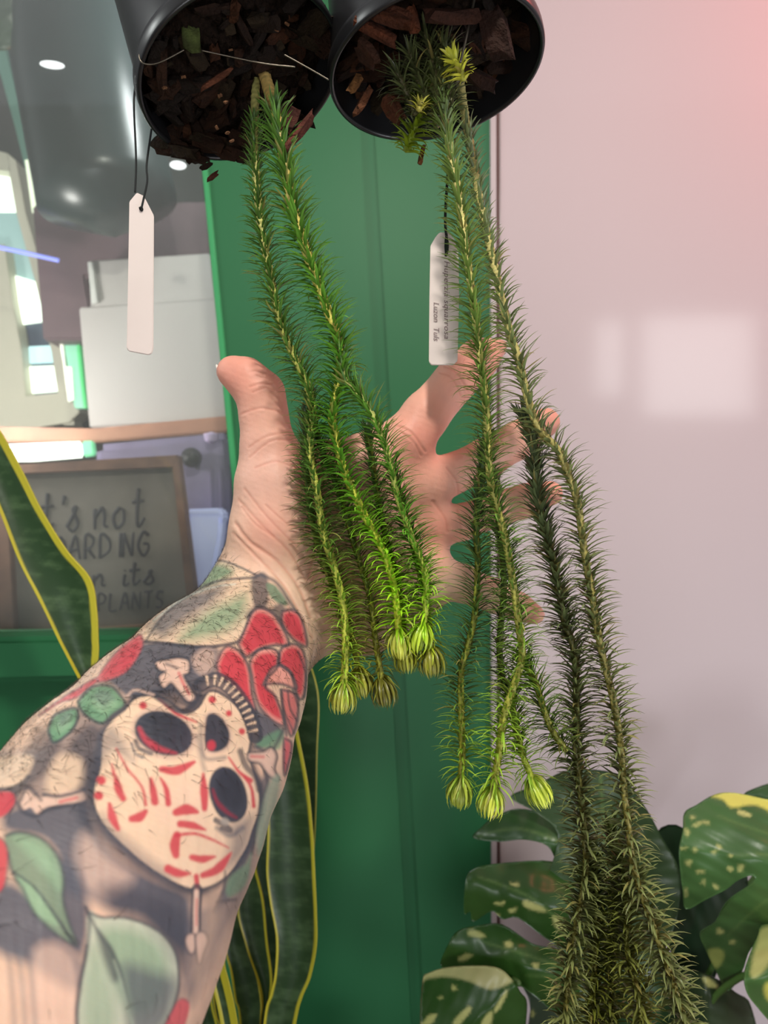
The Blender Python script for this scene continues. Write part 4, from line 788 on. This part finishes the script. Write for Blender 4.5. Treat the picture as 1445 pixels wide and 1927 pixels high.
f([(930, 640), (1080, 740), (1110, 800), (1000, 860), (1000, 760)], INK2, 16.0, 0.95)
f([(250, 900), (330, 760), (400, 780), (410, 940), (350, 1040), (370, 1180), (300, 1120)], INK, 20, .72)
f([(150, 770), (240, 820), (190, 930), (100, 1010), (40, 1050), (60, 950)], INK, 18, .62)
f([(940, 1160), (1000, 1000), (1060, 940), (1040, 1060), (990, 1240), (900, 1420), (840, 1490), (900, 1330)], INK2, 11.200000000000001, 0.81)
# top leaf
f([(545, 415), (640, 300), (720, 210), (800, 140), (860, 112), (930, 130), (1000, 185), (990, 290), (965, 370), (930, 425), (850, 445), (760, 445), (640, 432), (570, 432)], CRM, 5, .9)
f([(790, 140), (870, 130), (910, 160), (840, 205), (740, 240), (690, 260)], GN, 16, .8)
f([(700, 420), (800, 320), (900, 270), (960, 250), (950, 330), (880, 390), (780, 420)], GN, 26, .75)
f([(590, 370), (680, 270), (800, 225), (880, 215), (820, 290), (720, 350), (640, 410)], INK2, 26, .8)
s_([(570, 430), (640, 330), (740, 250), (850, 195), (1000, 180)], [8, 12], INK, 2, .7); s_([(600, 350), (700, 272), (820, 222), (920, 206)], 6, lin(200, 205, 195), 2, .7)
s_([(820, 120), (870, 115), (940, 140), (1010, 175)], 6, INK, 2, .8)
s_([(560, 430), (650, 438), (780, 452), (880, 445), (940, 425), (968, 370), (985, 320)], 10, INK, 2, .8)
f([(985, 180), (1030, 160), (1050, 200), (1045, 290), (1000, 300), (985, 250)], INK, 8, .8); f([(1042, 205), (1080, 215), (1125, 275), (1110, 290), (1060, 260)], lin(110, 135, 110), 6, .9); s_([(1020, 170), (1080, 200), (1130, 270), (1170, 330)], 10, INK, 3, .75)
f([(960, 340), (1000, 290), (1060, 300), (1100, 280), (1130, 330), (1110, 380), (1060, 330)], INK, 8, .75)
# rose
ro = [([(932, 440), (955, 390), (985, 320), (1020, 300), (1070, 325), (1112, 390), (1128, 445), (1080, 445), (1020, 460), (965, 492), (945, 470)], RD), ([(1105, 315), (1140, 305), (1175, 330), (1195, 400), (1198, 450), (1150, 425), (1120, 390), (1102, 350)], RD),
      ([(846, 520), (870, 465), (900, 450), (950, 485), (975, 545), (985, 620), (1000, 700), (960, 660), (900, 600), (858, 570)], RD), ([(985, 560), (978, 510), (1010, 465), (1060, 458), (1090, 480), (1085, 530), (1050, 570), (1040, 610), (1080, 650), (1110, 755), (1060, 735), (1015, 680), (995, 620)], RD),
      ([(1085, 510), (1100, 460), (1140, 440), (1180, 460), (1198, 540), (1190, 640), (1165, 650), (1140, 560), (1110, 535)], RD), ([(1030, 600), (1060, 540), (1100, 525), (1140, 560), (1160, 615), (1110, 600), (1070, 595)], lin(236, 160, 146)),
      ([(1100, 620), (1160, 640), (1165, 720), (1140, 800), (1115, 740)], lin(222, 120, 118)), ([(1108, 810), (1140, 830), (1130, 900), (1112, 950)], RD2)]
for p_, c in ro: f(p_, lin(238, 160, 148), 5, 1); q = np.array(p_, float); m_ = q.mean(0); f([tuple(m_+(v-m_)*.86) for v in q], c, 9, .95)
for p_, c in ro: s_(p_+[p_[0]], 9, INK, 2.2, .75)
for l in ([(1100, 620), (1110, 700), (1150, 790)], [(1125, 625), (1135, 690), (1160, 740)], [(1145, 620), (1165, 680)], [(1105, 700), (1120, 800)], [(1165, 470), (1195, 560), (1190, 650)]): s_(l, 6, INK, 2, .7)
f([(1000, 830), (1060, 790), (1105, 780), (1095, 850), (1040, 850)], GN, 8, .75); s_([(1000, 840), (1060, 860), (1110, 770)], 9, INK, 3, .7)
# left petals
for p_ in ([(548, 402), (560, 440), (535, 500), (480, 560), (400, 590), (380, 580), (430, 500), (490, 440)], [(375, 575), (380, 590), (300, 650), (230, 670), (150, 720), (260, 640)]):
    f(p_, RD2, 5, .95); f([tuple(np.array(p_).mean(0)+(np.array(v)-np.array(p_).mean(0))*.8) for v in p_], RD, 8, .7); s_(p_+[p_[0]], 6, INK, 2, .45)
# small leaves
for p_ in ([(305, 665), (360, 610), (430, 605), (470, 640), (490, 680), (440, 720), (400, 752), (350, 730), (318, 700)], [(188, 770), (215, 715), (290, 690), (305, 720), (280, 780), (215, 825), (195, 800)]):
    f(p_, GN, 8, .95); m_ = np.array(p_, float).mean(0); f([tuple(m_+(np.array(v)-m_)*.5+np.array([10, -8])) for v in p_], GN2, 14, .8); f([tuple(m_+(np.array(v)-m_)*.45+np.array([10, -25])) for v in p_], INK2, 14, .5); s_(p_+[p_[0]], 9, INK, 2, .75)
f([(-60, 900), (120, 878), (110, 950), (60, 1000), (-60, 1010)], CRM, 10, .85); s_([(-40, 1010), (60, 1000), (110, 960)], 12, INK, 4, .7)
f([(-60, 1030), (40, 1018), (60, 1060), (20, 1110), (-60, 1130)], RD, 7, .9); s_([(-50, 1020), (45, 1012), (62, 1060), (20, 1120)], 8, INK, 2, .6)
# small bone
f([(180, 1000), (210, 900), (260, 870), (320, 900), (320, 990), (230, 1040)], CRM, 18, .8)
f([(70, 1050), (100, 1010), (150, 1040), (300, 1010), (330, 1030), (320, 1060), (190, 1080), (150, 1110), (120, 1080), (90, 1090)], PAL, 4, .9)
s_([(170, 1030), (240, 1035), (330, 1010)], 14, INK, 3, .85); s_([(70, 1060), (90, 1095), (140, 1115), (190, 1085), (330, 1062)], 12, INK, 3, .8); s_([(235, 1058), (300, 1042)], 12, RD, 3, .7); s_([(80, 1050), (110, 1000), (160, 1050)], 9, INK, 3, .8)
# left leaf
lf_ = [(20, 1190), (80, 1175), (160, 1200), (220, 1260), (250, 1350), (248, 1440), (275, 1540), (300, 1620), (200, 1560), (130, 1490), (90, 1400), (50, 1340), (30, 1260)]
f(lf_, lin(128, 148, 124), 6, .95); f([(60, 1200), (150, 1215), (215, 1290), (235, 1400), (190, 1350), (110, 1260)], GN2, 22, .6); f([(60, 1350), (120, 1380), (180, 1450), (230, 1540), (160, 1510), (100, 1430)], GN2, 10, .7); s_([(50, 1330), (130, 1390), (200, 1480), (290, 1610)], [8, 16], INK, 4, .8)
s_(lf_, 10, INK, 3, .7); f([(-60, 1210), (0, 1200), (30, 1250), (22, 1360), (0, 1410), (-60, 1400)], RD, 6, .9); s_([(-30, 1195), (10, 1205), (32, 1260), (24, 1370), (0, 1415)], 7, INK, 2, .6)
# bottom leaf
bl = [(345, 1490), (400, 1510), (480, 1510), (570, 1535), (640, 1580), (685, 1650), (700, 1740), (690, 1830), (640, 1940), (560, 2040), (330, 2040), (300, 1920), (315, 1780), (340, 1620)]
f(bl, lin(196, 200, 178), 6, 1); f([(400, 1560), (520, 1560), (620, 1620), (660, 1730), (620, 1850), (520, 1900), (440, 1760), (400, 1640)], lin(140, 168, 136), 30, .75); f([(360, 1620), (420, 1750), (450, 1900), (400, 2040), (340, 2000), (330, 1800)], lin(150, 172, 142), 24, .6)
f([(480, 1700), (600, 1720), (690, 1760), (680, 1860), (620, 1960), (520, 2040), (500, 1880)], INK2, 34, .75); f([(380, 1560), (440, 1640), (470, 1740), (440, 1760), (400, 1660)], INK, 14, .7)
s_([(335, 1470), (380, 1560), (440, 1650), (480, 1760), (510, 1900), (520, 2020)], [10, 14, 5], INK, 3, .75); s_([(445, 1680), (480, 1780), (520, 1940)], 7, lin(190, 205, 180), 3, .6); s_(bl, 9, INK, 2.5, .75); s_([(335, 1470), (350, 1520), (340, 1640), (305, 1800), (298, 1960)], 10, INK, 3, .7)
for x in (40, 80, 120): s_([(x-10, 1640), (x+5, 1760), (x+20, 1960)], 14, INK2, 14, .55)
f([(640, 1960), (670, 1880), (705, 1830), (738, 1840), (735, 1890), (690, 2000)], RD2, 5, .95); s_([(640, 1960), (670, 1880), (705, 1830), (738, 1840)], 6, INK, 2, .4)
# skull
sk = [(405, 800), (440, 740), (490, 700), (530, 655), (590, 645), (660, 670), (720, 715), (780, 690), (820, 630), (880, 650), (940, 710), (975, 800), (970, 870), (985, 930), (1008, 1000), (1012, 1090), (985, 1170), (960, 1240), (900, 1330), (840, 1378), (770, 1396), (700, 1380), (600, 1320), (500, 1240), (420, 1160), (375, 1080), (372, 1000), (395, 930)]
s_([(800, 1400), (700, 1390), (600, 1335), (500, 1255), (415, 1175), (365, 1090), (360, 1000), (385, 900)], 80, INK, 26, .75); s_(sk+[sk[0]], 40, INK, 12, .9); f(sk, CRM, 4, 1)
f([(400, 1100), (480, 1180), (600, 1280), (700, 1350), (640, 1360), (500, 1270), (400, 1180)], INK2, 22, .45); f([(900, 1150), (990, 1120), (960, 1260), (880, 1320), (900, 1220)], INK2, 26, .6); f([(380, 830), (440, 760), (500, 850), (520, 900), (440, 860), (400, 920)], INK2, 22, .55)
f([(600, 1000), (780, 1000), (800, 1180), (700, 1180), (600, 1100)], lin(240, 205, 180), 30, .5)
def ell(cx, cy, rx, ry, a, n=12):
    c, s2 = math.cos(a), math.sin(a); return [(cx+rx*math.cos(t)*c-ry*math.sin(t)*s2, cy+rx*math.cos(t)*s2+ry*math.sin(t)*c) for t in np.arange(n)*2*math.pi/n]
f(ell(640, 790, 132, 100, .35), lin(212, 180, 160), 8, .8); f(ell(640, 790, 117, 84, .35), INK, 5, 1); f(ell(648, 772, 90, 55, .35), lin(48, 50, 60), 14, .6); s_([(545, 770), (570, 815), (620, 850), (690, 868)], [14, 30, 6], RD, 7, .75)
f([(798, 760), (805, 715), (840, 706), (885, 740), (905, 790), (895, 845), (850, 870), (810, 866), (795, 820)], lin(206, 175, 158), 8, .8); f([(803, 765), (812, 720), (842, 714), (878, 745), (897, 792), (888, 838), (850, 862), (812, 855), (800, 815)], INK, 5, 1); f(ell(826, 838, 17, 20, 0), RD, 6, .85)
f(ell(893, 1030, 72, 112, -.28), INK, 5, 1); f(ell(900, 1010, 50, 80, -.28), lin(48, 50, 60), 14, .6); s_([(832, 1010), (850, 1060), (890, 1100), (925, 1120)], [8, 18, 8], lin(150, 50, 68), 6, .8)
s_([(785, 760), (790, 850), (810, 890), (880, 885)], 14, INK2, 8, .6); s_([(770, 800), (790, 900), (800, 930)], 16, INK2, 10, .45)
s_([(530, 820), (545, 850), (590, 870)], 12, INK, 4, .75); s_([(515, 830), (530, 870), (560, 885)], 8, INK2, 4, .7); s_([(845, 1130), (880, 1150), (900, 1170), (870, 1160)], 22, INK, 5, .8); f(ell(880, 1135, 18, 14, .4), lin(170, 160, 150), 6, .9); s_([(850, 1160), (900, 1190), (950, 1160)], 16, INK2, 8, .7)
for p_, w in (([(632, 930), (690, 935), (760, 902)], [24, 38, 12]), ([(450, 955), (465, 1010), (482, 1045)], [10, 34, 24]), ([(428, 1065), (440, 1120), (462, 1165)], [12, 36, 16]), ([(590, 968), (598, 1010), (606, 1058)], [12, 28, 30]), ([(628, 965), (650, 1010), (658, 1065)], [8, 22, 24]), ([(795, 950), (798, 1010), (800, 1085)], [10, 34, 22]),
             ([(688, 1100), (730, 1088), (772, 1098)], [28, 44, 14]), ([(705, 1145), (750, 1150), (805, 1168)], [28, 30, 6]), ([(692, 1188), (684, 1230), (688, 1268)], [30, 42, 26]), ([(690, 1190), (760, 1182), (830, 1205), (895, 1238)], [14, 12, 10, 4]), ([(752, 1275), (790, 1282), (842, 1272)], [24, 32, 8]),
             ([(795, 1345), (850, 1322), (905, 1258)], [24, 38, 6]), ([(658, 1320), (700, 1338), (745, 1338)], [34, 34, 8]), ([(768, 1350), (772, 1395)], [22, 18]), ([(455, 850), (500, 930), (555, 1000), (570, 1070)], [5, 9, 9, 12]), ([(515, 1125), (545, 1118), (570, 1095)], [26, 38, 16]), ([(622, 655), (690, 710), (770, 745)], [6, 14, 6]),
             ([(895, 885), (935, 940), (980, 975)], [6, 12, 20]), ([(958, 960), (985, 1010), (992, 1075)], [8, 12, 16]), ([(438, 910), (445, 950)], [6, 14])):
    s_(p_, w, RD, 2.5, .92)
for (x, y, r_) in ((560, 680, 15), (830, 658, 15), (895, 712, 12), (947, 782, 13), (396, 974, 18), (386, 1034, 18)): f(ell(x, y, r_, r_, 0, 8), RD, 2.5, .95)
# toothed crown
cr = [(785, 600), (840, 580), (900, 610), (950, 670), (985, 740), (1000, 800)]; s_(cr, 60, INK, 4, .85)
cc = catmull(np.array([(790, 592), (845, 585), (900, 618), (945, 675), (978, 740), (992, 800)], float), 14)
for i in range(1, 13):
    t_ = cc[i+1]-cc[i-1]; t_ = t_/np.hypot(*t_); n_ = np.array([-t_[1], t_[0]]); s_([tuple(cc[i]-n_*17), tuple(cc[i]+n_*13)], [11, 6], CRM, 1.6, .9, smooth=False)
# big bone above
bo = [(612, 515), (660, 505), (700, 498), (735, 510), (735, 550), (715, 565), (745, 620), (765, 655), (735, 660), (700, 620), (670, 590), (640, 610), (625, 570), (650, 550), (625, 540)]
s_(bo+[bo[0]], 24, INK, 3, .9); f(bo, PAL, 3, .95); s_([(700, 555), (715, 590), (740, 635)], 9, RD, 3, .85); s_([(650, 520), (690, 535)], 8, INK, 3, .7); s_([(600, 640), (640, 665), (700, 700), (740, 690), (780, 640)], 22, INK, 5, .85)
f([(790, 460), (840, 470), (830, 540), (780, 560), (750, 500)], PAL, 10, .6); s_([(500, 640), (530, 620), (600, 640)], 10, PAL, 5, .6)
# right small bone
b2 = [(975, 870), (1030, 865), (1060, 850), (1078, 880), (1070, 930), (1085, 970), (1050, 950), (1020, 905), (980, 895)]; s_(b2+[b2[0]], 20, INK, 4, .8); f(b2, PAL, 3, .9); s_([(985, 880), (1030, 882)], 10, RD, 3, .7)
s_([(940, 860), (965, 920), (1000, 960), (1015, 1010)], 24, INK, 6, .75); s_([(1035, 940), (1045, 990), (1020, 1060), (1005, 1160), (985, 1260)], 9, INK, 3, .75)
f([(1030, 1060), (1060, 970), (1095, 960), (1085, 1060), (1050, 1180), (1015, 1270), (1005, 1200)], lin(150, 170, 148), 10, .8); f([(880, 1400), (900, 1350), (960, 1300), (985, 1260), (960, 1380), (900, 1430)], lin(120, 148, 122), 8, .8); s_([(880, 1330), (875, 1400), (835, 1490)], [5, 12, 4], INK, 3, .8); s_([(850, 1450), (920, 1440)], 8, INK, 3, .7)
# hanging bone
s_([(770, 1400), (768, 1500), (765, 1580)], 44, INK, 4, .85); s_([(768, 1410), (767, 1500), (766, 1590)], 20, PAL, 2.5, .95); s_([(770, 1440), (769, 1540)], 8, RD, 4, .5)
for p_ in ([(760, 1580), (735, 1580), (728, 1610), (745, 1650), (765, 1630)], [(770, 1580), (795, 1570), (812, 1600), (795, 1650), (780, 1690), (770, 1640)]): s_(p_+[p_[0]], 11, INK, 2.5, .85); f(p_, PAL, 3, .8)
f([(820, 1420), (860, 1460), (830, 1640), (780, 1760), (760, 1700), (800, 1600)], lin(200, 170, 148), 26, .6)
f([(560, 1480), (700, 1470), (720, 1600), (700, 1680), (640, 1620)], INK, 30, .4)
pt.c *= (1+.05*fnoise(px, py, .02, 12))[:, None]
setcol(me, np.clip(pt.c, 0, 1))
# thumb nail edge
V2, Q2 = tube(catmull([P(407, 686, .366), P(411, 696, .366), P(419, 706, .367), P(426, 716, .368)], 12), .0007*np.array([.4, .8, 1, 1, 1, 1, 1, 1, 1, .9, .7, .4]), 8)
mesh_obj('thumbnail', V2, Q2, M['nail'], person)
# arm hair
rh = np.random.default_rng(5); zone = np.where((py > 1010) & (py < 1927) & (px < 600) & (face > -.45) & (px > -20) & (V[:, 1] < .40) & ((py > 1050+(px-430)*.75) | (px < 425)))[0]
wgt = np.exp(-np.clip(face[zone], 0, 1)*1.7)*np.where(py[zone] < 1500, 1, .35)*np.clip((px[zone]*.75+py[zone]-1330)*-.002+1.0, .06, 1); sel = rh.choice(zone, 5200, replace=False, p=wgt/wgt.sum())
adir = unit(P(480, 1100, .37)-P(200, 1600, .24)); HV, HQ = [], []
for i in sel:
    p0 = V[i]; n0 = Nn[i]; t0 = -adir*rh.normal(.1, .55)+np.cross(n0, adir)*rh.normal(-.7, .5); t0 -= n0*(t0@n0); t0 = unit(t0+1e-6); L = rh.uniform(.003, .0075); c1 = rh.normal(0, .35)
    sd_ = np.cross(n0, t0); pts = [p0-n0*.0002+(t0*a+sd_*c1*a*a)*L+n0*L*(.45*a-.35*a*a) for a in (0, .33, .66, 1.)]; w_ = .000085
    b_ = 4*2*len(HV)
    HV.append(np.array([q+sd_*e*w_*(1-.8*k/3) for k, q in enumerate(pts) for e in (-1, 1)])); HQ += [[b_+2*k, b_+2*k+1, b_+2*k+3, b_+2*k+2] for k in range(3)]
mesh_obj('arm_hair', np.vstack(HV), HQ, M['hair'], person, kind='stuff')
